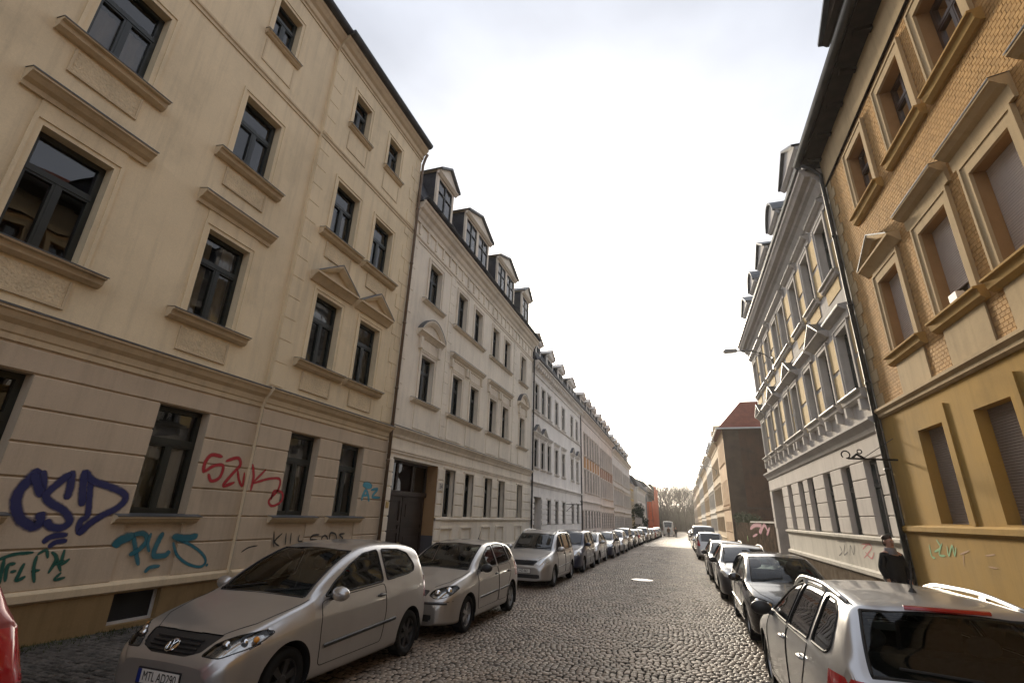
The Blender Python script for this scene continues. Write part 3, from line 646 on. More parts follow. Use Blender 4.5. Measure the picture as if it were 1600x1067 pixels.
for c in (14.68, 26.19):
    B.sill(c, 1.9, 5.48, M_b_trim, d=0.17); B.sill(c, 1.7, 9.18, M_b_trim, d=0.15); B.pediment(c, 1.9, 7.95, 0.6, M_b_trim, d=0.2, arch=True)
    B.boxpart('parapet_field', M_b, 0.002, 0.03, c-.62, c+.62, 4.5, 5.3); B.boxpart('lintel_field', M_b_trim, 0.002, 0.03, c-.6, c+.6, 7.32, 7.7)
    for q in (-0.68, 0.68): B.boxpart('console', M_b_trim, 0.002, 0.12, c+q-.08, c+q+.08, 7.3, 7.72)
for c in (18.16, 22.33):
    B.sill(c, 3.5, 5.48, M_b_trim, d=0.17); B.sill(c, 3.4, 9.18, M_b_trim, d=0.15); B.hood(c, 3.5, 7.95, M_b_trim, d=0.2)
    for q in (-1.6, -0.12, 0.12, 1.6): B.boxpart('console', M_b_trim, 0.002, 0.11, c+q-.07, c+q+.07, 7.35, 7.7)
    for q in (-.9, .9): B.boxpart('parapet_field', M_b, 0.002, 0.03, c+q-.7, c+q+.7, 4.5, 5.3); B.boxpart('lintel_field', M_b_trim, 0.002, 0.03, c+q-.55, c+q+.55, 7.32, 7.66)
B.quoins(12.72, 1, 4.5, 11.2, 0.42, 0.42, 0.3, M_b, d=0.025); B.quoins(16.0, 1, 4.5, 11.2, 0.42, 0.42, 0.3, M_b, d=0.025); B.quoins(24.4, 1, 4.5, 11.2, 0.42, 0.42, 0.3, M_b, d=0.025)
B.mouldpart('upper_string', M_b_trim, [(0, 11.34), (0.07, 11.32), (0.07, 11.26), (0.03, 11.22), (0.03, 11.14), (0, 11.14)], 12.7, 28.2)
B.mouldpart('eaves_cornice', M_b_trim, [(0, 12.55), (0.42, 12.55), (0.42, 12.44), (0.36, 12.4), (0.30, 12.28), (0.2, 12.2), (0.14, 12.06), (0.08, 12.0), (0.06, 11.86), (0, 11.86)], 12.7, 28.2)
for k in range(24): B.boxpart('frieze_bracket', M_b_trim, 0.002, 0.06, 13.1+k*.64, 13.2+k*.64, 11.42, 11.84)
B.gutter(12.7, 28.2, 12.63, 0.45, r=0.1, mat=M_slate)
rf = B.shell(M_b, 12.5, roofrise=2.0, eave=0.35, mansard=2.3)
for c, w, n in ((14.68, 1.5, 1), (18.2, 2.9, 2), (22.4, 2.9, 2), (26.1, 1.5, 1)): B.dormer(c, w, 12.55, 2.3, n, M_b_trim, rise=0.6, dset=.08, wh=1.45, zoff=.62)
B.pipe(28.16, 0.0, 12.0, d=0.12, top=0.2)
# gateway: double door with panels, glazed transom of three lights
gd = MB(); B.bx(gd, -0.5, -0.46, 13.15, 16.2, -0.4, 2.35); gate_o = B.part('gate', gd, M_b_gate, 'dark brown double-leaf gate')
for l0, l1 in ((13.2, 14.65), (14.7, 16.15)):
    q = MB(); B.bx(q, -0.46, -0.43, l0, l0+.12, -.3, 2.3); B.bx(q, -0.46, -0.43, l1-.12, l1, -.3, 2.3)
    for z in (-.3, 0.25, 1.2, 1.45, 2.18): B.bx(q, -0.46, -0.431, l0+.12, l1-.12, z, z+.13)
    B.bx(q, -0.46, -0.44, l0+.25, l1-.25, 0.5, 1.08); B.bx(q, -0.46, -0.44, l0+.25, l1-.25, 1.7, 2.1); B.part('gate_leaf', q, M_b_gate, parent=gate_o)
q = MB(); B.bx(q, -0.5, -0.38, 13.15, 16.2, 2.35, 2.5)
for u in (13.15, 14.12, 15.13, 16.1): B.bx(q, -0.5, -0.42, u, u+.1, 2.5, 3.45)
B.bx(q, -0.5, -0.42, 13.25, 16.1, 3.36, 3.45); B.part('transom_frame', q, M_b_gate, parent=gate_o)
for u in (13.25, 14.22, 15.23):
    g = MB(); g.add([B.P(-.46, u, 2.5), B.P(-.46, u+.87, 2.5), B.P(-.46, u+.87, 3.36), B.P(-.46, u, 3.36)], [(0, 1, 2, 3)]); B.part('pane', g, GLASS, parent=gate_o)
hk = MB(); hk.lathe([(0, .03), (.05, .03), (.07, .02), (.072, .001)], 'x', B.P(-.43, 14.6, 0.9), 12); B.part('handle', hk, plain('brass', (0.4, 0.3, 0.12), 0.35, 1.0), parent=gate_o, smooth=True)
B.boxpart('jamb_field', stuccomat('gate_jamb_ochre', (0.36, 0.22, 0.11), stain=0.3), -0.49, 0.0, 16.192, 16.199, 1.1, 3.45); B.boxpart('jamb_base', stuccomat('gate_jamb_grey', (0.10, 0.095, 0.1)), -0.49, 0.0, 16.19, 16.198, -0.4, 1.1)
def textmesh(txt, size, name, mat, ext=0.002, sx=1.0, font_space=1.0):
    c = bpy.data.curves.new(name, 'FONT'); c.body = txt; c.size = size; c.extrude = ext; c.align_x = 'CENTER'; c.align_y = 'CENTER'; c.space_character = font_space
    o = bpy.data.objects.new(name, c); COL.objects.link(o); dg = bpy.context.evaluated_depsgraph_get(); me = bpy.data.meshes.new_from_object(o.evaluated_get(dg)); bpy.data.objects.remove(o)
    me.materials.clear(); me.materials.append(mat)
    if sx != 1.0:
        for v in me.vertices: v.co.x *= sx
    return me
pl = MB(); B.bx(pl, 0.04, 0.055, 16.28, 16.62, 2.62, 2.9); plate = B.part('house_number', pl, plain('enamel_cream', (0.55, 0.5, 0.42), 0.4))
inst('number_lettering', textmesh('34', 0.24, 'number_lettering', plain('enamel_black', (0.02, 0.02, 0.02), 0.4)), plate, B.P(0.057, 16.45, 2.76), (math.pi/2, 0, math.pi/2))
pl = MB(); B.bx(pl, 0.04, 0.055, 12.95, 13.1, 1.95, 2.12); B.part('bell_plate', pl, plain('brass_plate', (0.5, 0.36, 0.14), 0.35, 0.8))

# ---- generic terrace houses farther down, still window by window
def row_house(b, wall_m, trim, wins, rows, top, course=None, spandrel=None, hoods=True, rough_gf=True, dormers=None, door=None, roof=M_slate, mans=2.4, rise=1.8, fm=None, dset=-0.15, strings=(), ped=None, corn=0.45, base=0.9, gfm=None):
    u0, u1 = b.u0, b.u1; H = []; b.glass = GLASS_FAR; ri_top = lambda h: h[3] > rows[-1][1]-0.5
    for ri, (v0, v1) in enumerate(rows):
        for a, e in wins:
            if ri == 0 and door and not (e < door[0] or a > door[1]): continue
            H.append((a, e, v0, v1))
    gate_h = [(door[0], door[1], b.zg-0.3, door[2], 0.5)] if door else []
    b.wall('wall', wall_m, u0, u1, b.zg-0.5, top, H+gate_h, depth=.17)
    for h in H:
        b.window(*h, style='X' if h[3]-h[2] > 1.9 else 'T', fm=fm, rec=.07); b.surround(*h, 0.12, trim, d=0.04)
        if h[2] > rows[0][0]+1:
            b.sill((h[0]+h[1])/2, h[1]-h[0]+.4, h[2]-.01, trim, d=0.14, flash=False)
            if hoods and h[3] < rows[-1][1]-0.5: b.hood((h[0]+h[1])/2, h[1]-h[0]+.5, h[3]+.45, trim, d=0.16)
            if spandrel and ri_top(h): b.boxpart('brick_field', spandrel, 0.0, 0.015, h[0]-.1, h[1]+.1, rows[1][1]+.12, h[2]-.16)
    if course: b.mouldpart('string_course', trim, [(0, course), (0.17, course-.05), (0.17, course-.1), (0.07, course-.2), (0.04, course-.3), (0, course-.3)], u0, u1)
    for z in strings: b.mouldpart('upper_string', trim, [(0, z), (0.1, z-.03), (0.1, z-.08), (0.03, z-.15), (0, z-.15)], u0, u1)
    b.mouldpart('eaves_cornice', trim, [(0, top+.05), (corn, top+.05), (corn, top-.07), (corn*.8, top-.12), (corn*.5, top-.3), (corn*.2, top-.45), (.06, top-.75), (0, top-.75)], u0, u1)
    b.gutter(u0, u1, top+.1, corn, r=.08)
    b.mouldpart('plinth_ledge', trim, [(0, b.zg+base+.08), (.09, b.zg+base+.03), (.09, b.zg+base-.07), (0, b.zg+base-.1)], u0, door[0] if door and door[0] > u0+1.5 else u1) if not door else None
    if rough_gf and course:
        us = [u0+.05]+sorted(x for h in H if h[3] < course for x in (h[0], h[1]))+[u1-.05]
        if door: us = sorted(us+[door[0], door[1]])
        zs = [b.zg+base+k*(course-.35-b.zg-base)/6 for k in range(7)]
        zs = [z for z in zs if z <= rows[0][1]+.01] if False else zs
        v0, v1 = rows[0]; zz = [v0+k*(v1-v0)/5 for k in range(6)]
        b.bands([(us[i], us[i+1]) for i in range(0, len(us), 2) if us[i+1]-us[i] > .12], zz, gfm or wall_m, d=.05, gap=.06)
    if door:
        q = MB(); b.bx(q, -.5, -.45, door[0], door[1], b.zg-.3, door[2]); g = b.part('gate', q, M_b_gate)
        q = MB(); um = (door[0]+door[1])/2; b.bx(q, -.45, -.42, um-.04, um+.04, b.zg, door[2]-.6); b.bx(q, -.45, -.41, door[0], door[1], door[2]-.66, door[2]-.56); b.part('gate_leaf', q, M_b_gate, parent=g)
    if ped:
        for c, w in ped: b.pediment(c, w, rows[1][1]+.42, .5, trim, d=.2)
    b.shell(wall_m, top, roofrise=rise, eave=corn*.8, mansard=mans, roofmat=roof)
    for c, w, n, kind in (dormers or []): b.dormer(c, w, top+.08, 1.75, n, trim, rise=.55, kind=kind, dset=dset, wh=1.2, fm=fm, rm=trim)
M_c = stuccomat('whitish_stucco', (0.87, 0.82, 0.75)); M_c_t = stuccomat('whitish_trim', (0.78, 0.73, 0.66))
C = Bld('white_house', 'whitish house with rough-cut ground floor blocks, third on the left', -8.3, 28.22, 44.2, 'house')
cw = [(28.78, 29.65), (30.45, 31.32), (32.1, 32.97), (34.33, 35.2), (36.6, 37.5), (39.9, 40.8), (42.1, 43.0)]
row_house(C, M_c, M_c_t, cw, [(1.32, 2.85), (4.68, 6.38), (8.2, 9.95)], 11.25, course=3.85, dormers=[(29.5, 2.2, 2, 'gable'), (33.3, 1.7, 1, 'gable'), (36.9, 1.7, 1, 'gable'), (41.0, 2.6, 2, 'gable')], door=(28.95, 30.75, 2.95), strings=(8.08,), ped=[(29.2, 1.5), (30.9, 1.5), (40.3, 1.5), (42.5, 1.5)])
for k in range(32): C.boxpart('eaves_bracket', M_c_t, 0.05, 0.34, 28.4+k*.5, 28.55+k*.5, 10.85, 11.12)
C.pipe(44.1, -.3, 10.9, d=.1, top=.2)
# wrought sign bracket on the white house
sb = MB(); zb_ = 2.75; uB = 37.9
sb.tube([(-8.25, uB, zb_), (-7.1, uB, zb_)], .025, 6); sb.tube([(-8.25, uB, zb_-.5), (-7.7, uB, zb_-.02)], .018, 6)
sb.tube([(-7.1+.12*math.cos(t*.5)*(1-t*.05), uB, zb_+.14+.14*math.sin(t*.5-1.57)) for t in range(12)], .015, 5)
tag(sb.build('sign_bracket', plain('wrought_iron', (0.02, 0.02, 0.02), 0.5, .6), loc=(0, 0, 0)), 'small dark iron bracket on the white house wall', 'bracket')
def evenly(u0, u1, n, w): 
    st = (u1-u0)/n; return [(u0+st*(i+.5)-w/2, u0+st*(i+.5)+w/2) for i in range(n)]
M_d = stuccomat('pinkish_stucco', (0.82, 0.72, 0.63)); M_d_t = stuccomat('pinkish_trim', (0.74, 0.66, 0.58))
M_orange = surf('orange_brick_field', (0.5, 0.27, 0.12), 0.9, 0.1, 2, bump=.2); M_redbr = surf('red_brick_field', (0.36, 0.19, 0.12), 0.9, 0.1, 2, bump=.2)
D1 = Bld('pink_house', 'pinkish house with orange brick fields, fourth on the left', -8.3, 44.22, 55.6, 'house')
row_house(D1, M_d, M_d_t, evenly(45.6, 55.4, 6, .9), [(0.85, 2.45), (4.1, 6.1), (7.4, 9.5)], 11.3, course=3.3, spandrel=M_orange, dormers=[(46.6, 1.8, 1, 'gable'), (50.0, 1.8, 1, 'gable'), (53.4, 1.8, 1, 'gable')], door=(44.5, 45.5, 2.45), hoods=False)
D2 = Bld('pink_house', 'pinkish house with red brick fields, fifth on the left', -8.3, 55.62, 67.2, 'house')
row_house(D2, M_d, M_d_t, evenly(55.8, 67.0, 7, .9), [(0.7, 2.35), (4.0, 6.0), (7.3, 9.4)], 11.25, course=3.2, spandrel=M_redbr, dormers=[(57.6, 1.8, 1, 'arch'), (61.4, 1.8, 1, 'arch'), (65.2, 1.8, 1, 'arch')], hoods=False)
M_e = stuccomat('greyish_stucco', (0.80, 0.76, 0.715))
E1 = Bld('greyish_house', 'greyish white house with dark windows, sixth on the left', -8.3, 67.22, 79.5, 'house')
row_house(E1, M_e, M_c_t, evenly(67.6, 79.2, 7, .95), [(0.4, 2.1), (3.6, 5.5), (6.7, 8.7)], 10.7, course=2.8, dormers=[(69.2, 1.8, 1, 'gable'), (73.3, 1.8, 1, 'gable'), (77.4, 1.8, 1, 'gable')], hoods=True)
E2 = Bld('greyish_house', 'greyish white house beside the evergreen bush, seventh on the left', -8.3, 79.52, 92, 'house')
row_house(E2, M_e, M_c_t, evenly(79.8, 91.7, 7, .95), [(0.3, 2.0), (3.5, 5.4), (6.6, 8.6)], 10.6, course=2.7, dormers=[(81.5, 1.8, 1, 'gable'), (85.7, 1.8, 1, 'gable'), (89.9, 1.8, 1, 'gable')], hoods=True)
M_y = stuccomat('yellow_stucco_far', (0.62, 0.48, 0.22))
Y1 = Bld('yellow_cottage', 'lower yellow house with dark attic behind the evergreen bush', -9.6, 96, 114, 'house')
row_house(Y1, M_y, M_c_t, evenly(96.5, 113.5, 7, .95), [(0.0, 1.7), (3.4, 5.2), (5.9, 7.3)], 8.6, course=2.6, dormers=[(99, 2.4, 2, 'gable'), (105, 2.4, 2, 'gable')], hoods=False)
W1 = Bld('white_cottage', 'plain white house just before the orange scaffold net', -9.0, 116, 144, 'house')
row_house(W1, M_c, M_c_t, evenly(116.5, 143.5, 9, 1.0), [(-.3, 1.4), (3.0, 4.8), (5.9, 7.4)], 8.7, course=2.2, hoods=False, rough_gf=False)
# scaffolded house wrapped in orange debris net
S1 = Bld('scaffolded_house', 'grey house at the far end behind an orange scaffold net', -9.0, 150, 190, 'house')
row_house(S1, stuccomat('grey_render_far', (0.30, 0.29, 0.29)), M_c_t, evenly(151, 189, 11, 1.1), [(-.6, 1.2), (3, 4.9), (6.4, 8.2)], 10.6, course=2.1, hoods=False, rough_gf=False, mans=1.5)
def netmat():
    m = surf('orange_net', (0.60, 0.13, 0.05), 0.85, 0.12, 0.8, bump=.3, bs=3); return m
nb = MB(); n = 60
for i in range(n):
    pass
row = []
for i in range(n+1):
    u = 150+40*i/n
    for z in (-1.9, 1.5, 4.0, 6.6, 9.2, 11.6): row.append((-7.5+.14*math.sin(i*1.3+z)+random.uniform(-.05, .05), u, min(z, 6.7 if u < 164 else 99)+(random.uniform(-.2, .5) if z > 11 else 0)))
nb.add(row, [(i*6+k, i*6+6+k, i*6+7+k, i*6+1+k) for i in range(n) for k in range(5)])
for z0, z1 in ((-1.9, 1.5), (1.5, 4.0), (4.0, 6.6)): nb.add([(-9.0, 150, z0), (-7.5, 150, z0), (-7.5, 150, z1), (-9, 150, z1)], [(0, 1, 2, 3)])
sc = tag(empty('scaffold', (-8.2, 150, gz(150))), 'tall scaffold wrapped in bright orange net at the far end', 'scaffold')
me = nb.mesh('debris_net', netmat(), True); no = inst('debris_net', me, sc, (8.2, -150, -gz(150)))
for u in range(150, 191, 4):
    for x in (-8.7, -7.65):
        q = MB(); q.tube([(x, u, gz(u)), (x, u, 12.6)], .04, 5); q.build('scaffold_pole', M_lead, sc, (8.2, -150, -gz(150)))
for z in (1.5, 4, 6.6, 9.2, 11.4): q = MB(); q.box(-8.7, -7.6, 150, 190, z, z+.06); q.build('scaffold_deck', M_joint, sc, (8.2, -150, -gz(150)))
# ================================================================== RIGHT SIDE
# ---- yellow brick house, nearest on the right
M_y_gf = stuccomat('ochre_yellow_stucco', (0.40, 0.245, 0.062), stain=0.24, streak=0.2, col2=(0.36, 0.23, 0.07), c2s=0.5)
M_y_brick = surf('yellow_brick', (0.47, 0.285, 0.115), 0.85, 0.1, 3, grain=0.1, gs=50, bump=0.2, bs=60, rnd=0.1)
M_y_joint = surf('brick_mortar', (0.34, 0.205, 0.095), 0.95, 0.1, 3)
M_y_trim = stuccomat('sandstone_trim', (0.47, 0.355, 0.21), stain=0.2)
M_y_sill = stuccomat('ochre_sill', (0.42, 0.265, 0.09), stain=0.2)
M_shut = surf('roller_shutter_grey', (0.52, 0.46, 0.43), 0.55, 0.06, 3, bump=0)
M_shut_dk = surf('roller_shutter_brown', (0.22, 0.175, 0.145), 0.6, 0.08, 3, bump=0)
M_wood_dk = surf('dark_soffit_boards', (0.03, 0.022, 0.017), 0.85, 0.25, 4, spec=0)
Yh = Bld('yellow_brick_house', 'yellow brick house with closed roller shutters, nearest on the right', 5.0, -9.0, 14.36, 'house')
YC = [12.04, 9.84, 7.94, 5.84, 3.74]
hw = 0.53
YH = [(c-hw, c+hw, a, b) for c in YC for a, b in ((2.0, 3.88), (5.68, 7.44), (9.5, 11.12))]
Yh.wall('ground_floor_wall', M_y_gf, -9, 14.36, -0.6, 4.5, [h for h in YH if h[3] < 4.5], depth=0.34)
Yh.wall('upper_wall', M_y_joint, -9, 14.36, 4.5, 12.5, [h for h in YH if h[3] > 4.5], d=-0.006, depth=0.3)
Yh.mouldpart('string_course', M_y_trim, [(0, 4.72), (0.14, 4.68), (0.14, 4.62), (0.08, 4.56), (0.08, 4.50), (0.04, 4.46), (0, 4.46)], -9, 14.3)
Yh.mouldpart('plinth_ledge', M_y_gf, [(0, 1.97), (0.11, 1.93), (0.11, 1.84), (0.06, 1.79), (0, 1.77)], -9, 14.3)
Yh.off = 0.04; Yh.wall('plinth', M_y_gf, -9, 14.3, -0.6, 1.8, []); Yh.off = 0
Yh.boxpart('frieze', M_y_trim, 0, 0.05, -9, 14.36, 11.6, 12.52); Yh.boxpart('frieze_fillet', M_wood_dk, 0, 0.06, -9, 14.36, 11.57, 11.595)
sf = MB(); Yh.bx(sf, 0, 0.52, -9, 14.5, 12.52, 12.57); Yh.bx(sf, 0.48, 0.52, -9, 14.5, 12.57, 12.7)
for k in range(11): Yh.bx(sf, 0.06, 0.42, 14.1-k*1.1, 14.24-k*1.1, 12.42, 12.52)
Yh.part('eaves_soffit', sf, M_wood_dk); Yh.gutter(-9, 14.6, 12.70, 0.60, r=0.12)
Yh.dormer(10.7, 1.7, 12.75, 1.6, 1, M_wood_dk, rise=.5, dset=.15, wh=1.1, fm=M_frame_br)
Yh.shell(M_y_joint, 12.56, roofrise=4.2, eave=0.45, roofmat=M_redtile, d=-0.05); Yh.pipe(14.3, 0.0, 12.0, d=0.12, top=0.45, r=0.055)
for i, c in enumerate(YC):
    a, b = c-hw, c+hw
    Yh.window(a, b, 2.0, 3.88, fm=M_frame_br, rec=0.24); Yh.shutter(a, b, 2.0, 3.88, 1.0, M_shut_dk, rec=0.2)
    Yh.boxpart('plaster_lesene', M_y_gf, 0.0, 0.035, c-hw-.28, c-hw-.16, 1.97, 4.2)
    Yh.window(a, b, 5.68, 7.44, fm=M_frame_br, rec=0.24); Yh.shutter(a, b, 5.68, 7.44, (0.86, 0.76, 0.95, .9, 1)[i], M_shut, rec=0.19)
    Yh.window(a, b, 9.5, 11.12, 'X', fm=M_frame_br, rec=0.22, curtain=('sides', 'half', 'full', None, None)[i])
    Yh.surround(a, b, 5.68, 7.44, 0.2, M_y_trim, d=0.05, top=0.24); Yh.surround(a, b, 9.5, 11.12, 0.2, M_y_trim, d=0.05, top=0.24)
    Yh.sill(c, 1.7, 5.66, M_y_sill, d=0.2, h=0.24, flash=False); Yh.sill(c, 1.7, 9.48, M_y_sill, d=0.2, h=0.24, flash=False)
    Yh.boxpart('parapet_field', M_y_trim, 0, 0.03, c-.68, c+.68, 4.72, 5.42)
    if i == 0: Yh.pediment(c, 1.9, 7.98, 0.52, M_y_trim, d=0.25)
    else: Yh.hood(c, 1.7, 8.12, M_y_trim, d=0.26, h=0.42)
    Yh.boxpart('lintel_field', M_y_trim, 0.0, 0.048, c-.7, c+.7, 7.69, 7.9)
fp = MB(); Yh.bx(fp, -0.08, 0.05, 9.75, 10.0, 5.68, 5.9); Yh.part('flower_pot', fp, plain('white_pot', (.7, .68, .62), .6))
# brickwork of the upper floors, brick by brick where the photograph shows it
bw, bh = 0.128, 0.077
bm_ = MB(); bm_.box(0.0, 0.012, -bw/2+.006, bw/2-.006, 0.005, bh-.005)
v = bm_.v; 
brick_me = bm_.mesh('brick', M_y_brick)
solid = [(c-hw-.2, c+hw+.2, 5.42, 7.92) for c in YC]+[(c-hw-.2, c+hw+.2, 9.24, 11.36) for c in YC]+[(c-.68, c+.68, 4.7, 5.45) for c in YC]
spots = []; r = 0; z = 4.73
while z+bh < 11.57:
    off = (r % 2)*bw/2; u = 2.6+off
    while u < 14.0:
        if not any(s0 < u+bw*.3 and u-bw*.3 < s1 and z0 < z+bh*.5 < z1 for s0, s1, z0, z1 in solid): spots.append((u, z))
        u += bw
    z += bh; r += 1
spots.sort(key=lambda p: abs(p[0]-8.9)+0.5*abs(p[1]-6.2)); wall_o = [o for o in Yh.root.children if o.name.startswith('upper_wall')][0]
for u, z in spots[:300]: inst('brick', brick_me, wall_o, Yh.P(0.0, u, z))
rest = MB()
for u, z in spots[300:]:
    j = random.uniform(-.002, .002); p0 = Yh.P(0, u-bw/2+.006, z+.005); x0 = p0[0]+j
    y0, z0 = p0[1], p0[2]; y1 = y0+bw-.012; z1 = z0+bh-.01; xb = x0+.012
    rest.add([(x0, y0, z0), (x0, y1, z0), (x0, y1, z1), (x0, y0, z1), (xb, y0, z0), (xb, y1, z0), (xb, y1, z1), (xb, y0, z1)], [(0, 1, 2, 3), (0, 1, 5, 4), (1, 2, 6, 5), (2, 3, 7, 6), (3, 0, 4, 7)])
me = rest.mesh('brickwork', tonemat(M_y_brick)); at = me.attributes.new('tone', 'FLOAT', 'POINT')
at.data.foreach_set('value', np.repeat(RNG.uniform(0, 1, len(spots)-300), 8)); inst('brickwork', me, wall_o)['kind'] = 'stuff'
Yh.quoins(14.32, -1, 4.74, 11.58, 0.31, 0.30, 0.46, M_y_trim, d=0.02)
Yh.graffiti([(0.05, [(1452, 850), (1456, 868), (1462, 872)]), (0.05, [(1463, 842), (1470, 855), (1460, 862)]), (0.05, [(1472, 848), (1468, 866), (1478, 868)]), (0.045, [(1480, 852), (1483, 868), (1488, 852), (1492, 868), (1494, 854)])], spraymat('spray_leaf', (0.05, 0.28, 0.06)), 'green graffiti scrawl on the yellow plinth', 5.0-0.04)
Yh.graffiti([(0.03, [(1505, 862), (1507, 885)]), (0.03, [(1500, 866), (1515, 860)]), (0.03, [(1540, 868), (1556, 866)]), (0.03, [(1545, 885), (1560, 888)])], spraymat('spray_rust', (0.30, 0.14, 0.03)), 'faint brownish scribbles on the yellow plinth', 5.0-0.04)
# long iron sign bracket standing out from the wall by the downpipe
q = MB(); uq = 13.8; zq = 3.40
q.tube([(4.96, uq, zq), (3.95, uq, zq+.04)], .022, 6); q.tube([(4.3, uq, zq+.03), (4.15, uq, zq+.14), (4.05, uq, zq+.05)], .03, 6)
q.tube([(3.95-.03+.09*math.sin(t*.55), uq, zq+.13-.09*math.cos(t*.55)) for t in range(11)], .016, 6); q.tube([(4.22+.05*math.sin(t*.7), uq, zq+.2-.05*math.cos(t*.7)) for t in range(10)], .014, 6)
q.tube([(4.96, uq, zq+.5), (4.25, uq, zq+.03)], .008, 5)
tag(q.build('sign_bracket', MC['wrought_iron']), 'long dark iron sign bracket jutting out beside the downpipe of the yellow house', 'bracket')

# ---- grey house with brick piers
M_f = stuccomat('lilac_grey_stucco', (0.53, 0.49, 0.455), stain=0.2, streak=0.2); M_f_up = stuccomat('grey_trim', (0.50, 0.475, 0.45), stain=0.2)
M_f_br = surf('pale_yellow_brick', (0.60, 0.45, 0.235), 0.9, 0.08, 3, bump=0.25, bs=30, grain=0.12, gs=22); M_f_base = stuccomat('light_plinth', (0.55, 0.52, 0.46), stain=0.3, streak=.3)
Fh = Bld('grey_house', 'grey house with yellow brick piers and dormers, second on the right', 5.0, 14.4, 32.0, 'house')
fw = [(15.15, 16.15), (17.35, 18.3), (19.5, 20.45), (21.9, 22.85), (23.65, 24.6), (26.0, 26.95), (28.2, 29.15), (30.3, 31.25)]
FG = [(a, b, 1.66, 3.63) for a, b in fw[:6]]; F1 = [(a, b, 5.45, 7.37) for a, b in fw]; F2 = [(a, b, 9.1, 11.0) for a, b in fw]
Fh.wall('ground_floor_wall', M_f, 14.4, 32, -0.8, 4.4, FG+[(28.3, 31.4, -.6, 3.6, .6)], depth=.24); Fh.wall('upper_wall', M_f_up, 14.4, 32, 4.4, 12.3, F1+F2, d=.002, depth=.27)
Fh.mouldpart('string_course', M_f_up, [(0, 4.62), (0.24, 4.56), (0.24, 4.5), (0.16, 4.42), (0.1, 4.34), (0.06, 4.24), (0, 4.2)], 14.45, 32)
Fh.mouldpart('sill_band', M_f_base, [(0, 1.66), (0.15, 1.63), (0.15, 1.56), (0.07, 1.48), (0, 1.44)], 14.45, 28.3)
Fh.off = .05; Fh.wall('plinth', M_f_base, 14.45, 28.3, 0.62, 1.5, []); Fh.off = .1; Fh.wall('rough_plinth', surf('rubble_plinth', (.16, .13, .10), .95, .3, 3, bump=.9, bs=9, spec=0), 14.45, 28.3, -.8, .62, []); Fh.off = 0
Fh.mouldpart('plinth_ledge', M_f_base, [(0.05, .78), (0.16, .74), (0.16, .64), (0.1, .6), (.05, .6)], 14.45, 28.3)
ed = [14.45]+[x for w in fw[:6] for x in w]+[28.3]
Fh.bands([(ed[i], ed[i+1]) for i in range(0, len(ed), 2)]+[(31.4, 31.95)], [1.68, 2.17, 2.66, 3.15, 3.63], M_f, d=.03, gap=.025); Fh.bands([(14.45, 31.95)], [3.63, 4.18], M_f, d=.03, gap=.025)
for h in FG: Fh.window(*h, style='X', rec=.13)
for i, (a, b) in enumerate(fw):
    c = (a+b)/2
    Fh.window(a, b, 5.45, 7.37, 'X', rec=.17, curtain=CUR[(i+1) % 6]); Fh.window(a, b, 9.1, 11.0, 'X', rec=.17, curtain=CUR[(i+4) % 6])
    for v0, v1 in ((5.45, 7.37), (9.1, 11.0)): Fh.surround(a, b, v0, v1, .17, M_f_up, d=.06)
    Fh.sill(c, 1.7, 5.42, M_f_up, d=.24, h=.26); Fh.sill(c, 1.6, 9.07, M_f_up, d=.18, h=.2); Fh.hood(c, 1.75, 11.5, M_f_up, d=.22, h=.36)
    for s_ in (-.62, .62): Fh.boxpart('console', M_f_up, 0.002, .17, c+s_-.08, c+s_+.08, 4.86, 5.16)
    if i % 2: Fh.pediment(c, 1.85, 7.86, .58, M_f_up, d=.3)
    else: Fh.hood(c, 1.75, 7.9, M_f_up, d=.26, h=.4)
    g0 = fw[i-1][1]+.19 if i else 14.5; g1 = a-.19
    for v0, v1 in ((5.3, 6.28), (6.42, 7.4), (8.95, 9.95), (10.1, 11.05)):
        if g1-g0 > .1: Fh.boxpart('brick_pier', M_f_br, .002, .03, g0, g1, v0, v1)
    for v0, v1 in ((8.1, 8.85),):
        Fh.boxpart('brick_apron', M_f_br, .002, .025, a-.15, b+.15, v0+.35, v1)
pr = [(0, 12.42), (.62, 12.42), (.62, 12.3), (.56, 12.24), (.5, 12.14), (.34, 12.1), (.3, 12.0), (.2, 11.94), (.12, 11.8), (.06, 11.72), (0, 11.7)]
Fh.mouldpart('eaves_cornice', M_f_up, pr, 14.45, 32.05); Fh.gutter(14.45, 32.05, 12.5, .62, r=.09, mat=M_lead)
Fh.shell(M_f_up, 12.35, roofrise=2.0, eave=.45, mansard=2.6)
for c, w, n, k in ((16.9, 2.3, 2, 'gable'), (20.4, 1.6, 1, 'arch'), (23.6, 2.2, 1, 'gable'), (26.9, 1.6, 1, 'arch'), (30.2, 2.2, 2, 'gable')): Fh.dormer(c, w, 12.45, 1.85, n, M_f_up, rise=.8, kind=k, dset=.1, wh=1.3, fm=M_frame_wh)
Fh.pipe(14.46, 0, 11.6, d=.08, r=.045)
q = MB(); Fh.bx(q, -.6, -.55, 28.3, 31.4, -.6, 3.6); g_ = Fh.part('gate', q, M_b_gate)
q = MB(); Fh.bx(q, -.55, -.5, 29.8, 29.9, -.4, 2.6); Fh.bx(q, -.55, -.48, 28.3, 31.4, 2.6, 2.75); Fh.part('gate_leaf', q, M_b_gate, parent=g_)
Fh.graffiti([(0.05, [(1312, 852), (1316, 862), (1311, 868)]), (0.05, [(1320, 850), (1319, 866), (1325, 862)]), (0.05, [(1328, 868), (1329, 852), (1334, 866), (1335, 851)]), (0.04, [(1308, 845), (1322, 846)])], spraymat('spray_dark2', (0.03, 0.03, 0.03)), 'dark graffiti scrawl on the light plinth', 4.95)
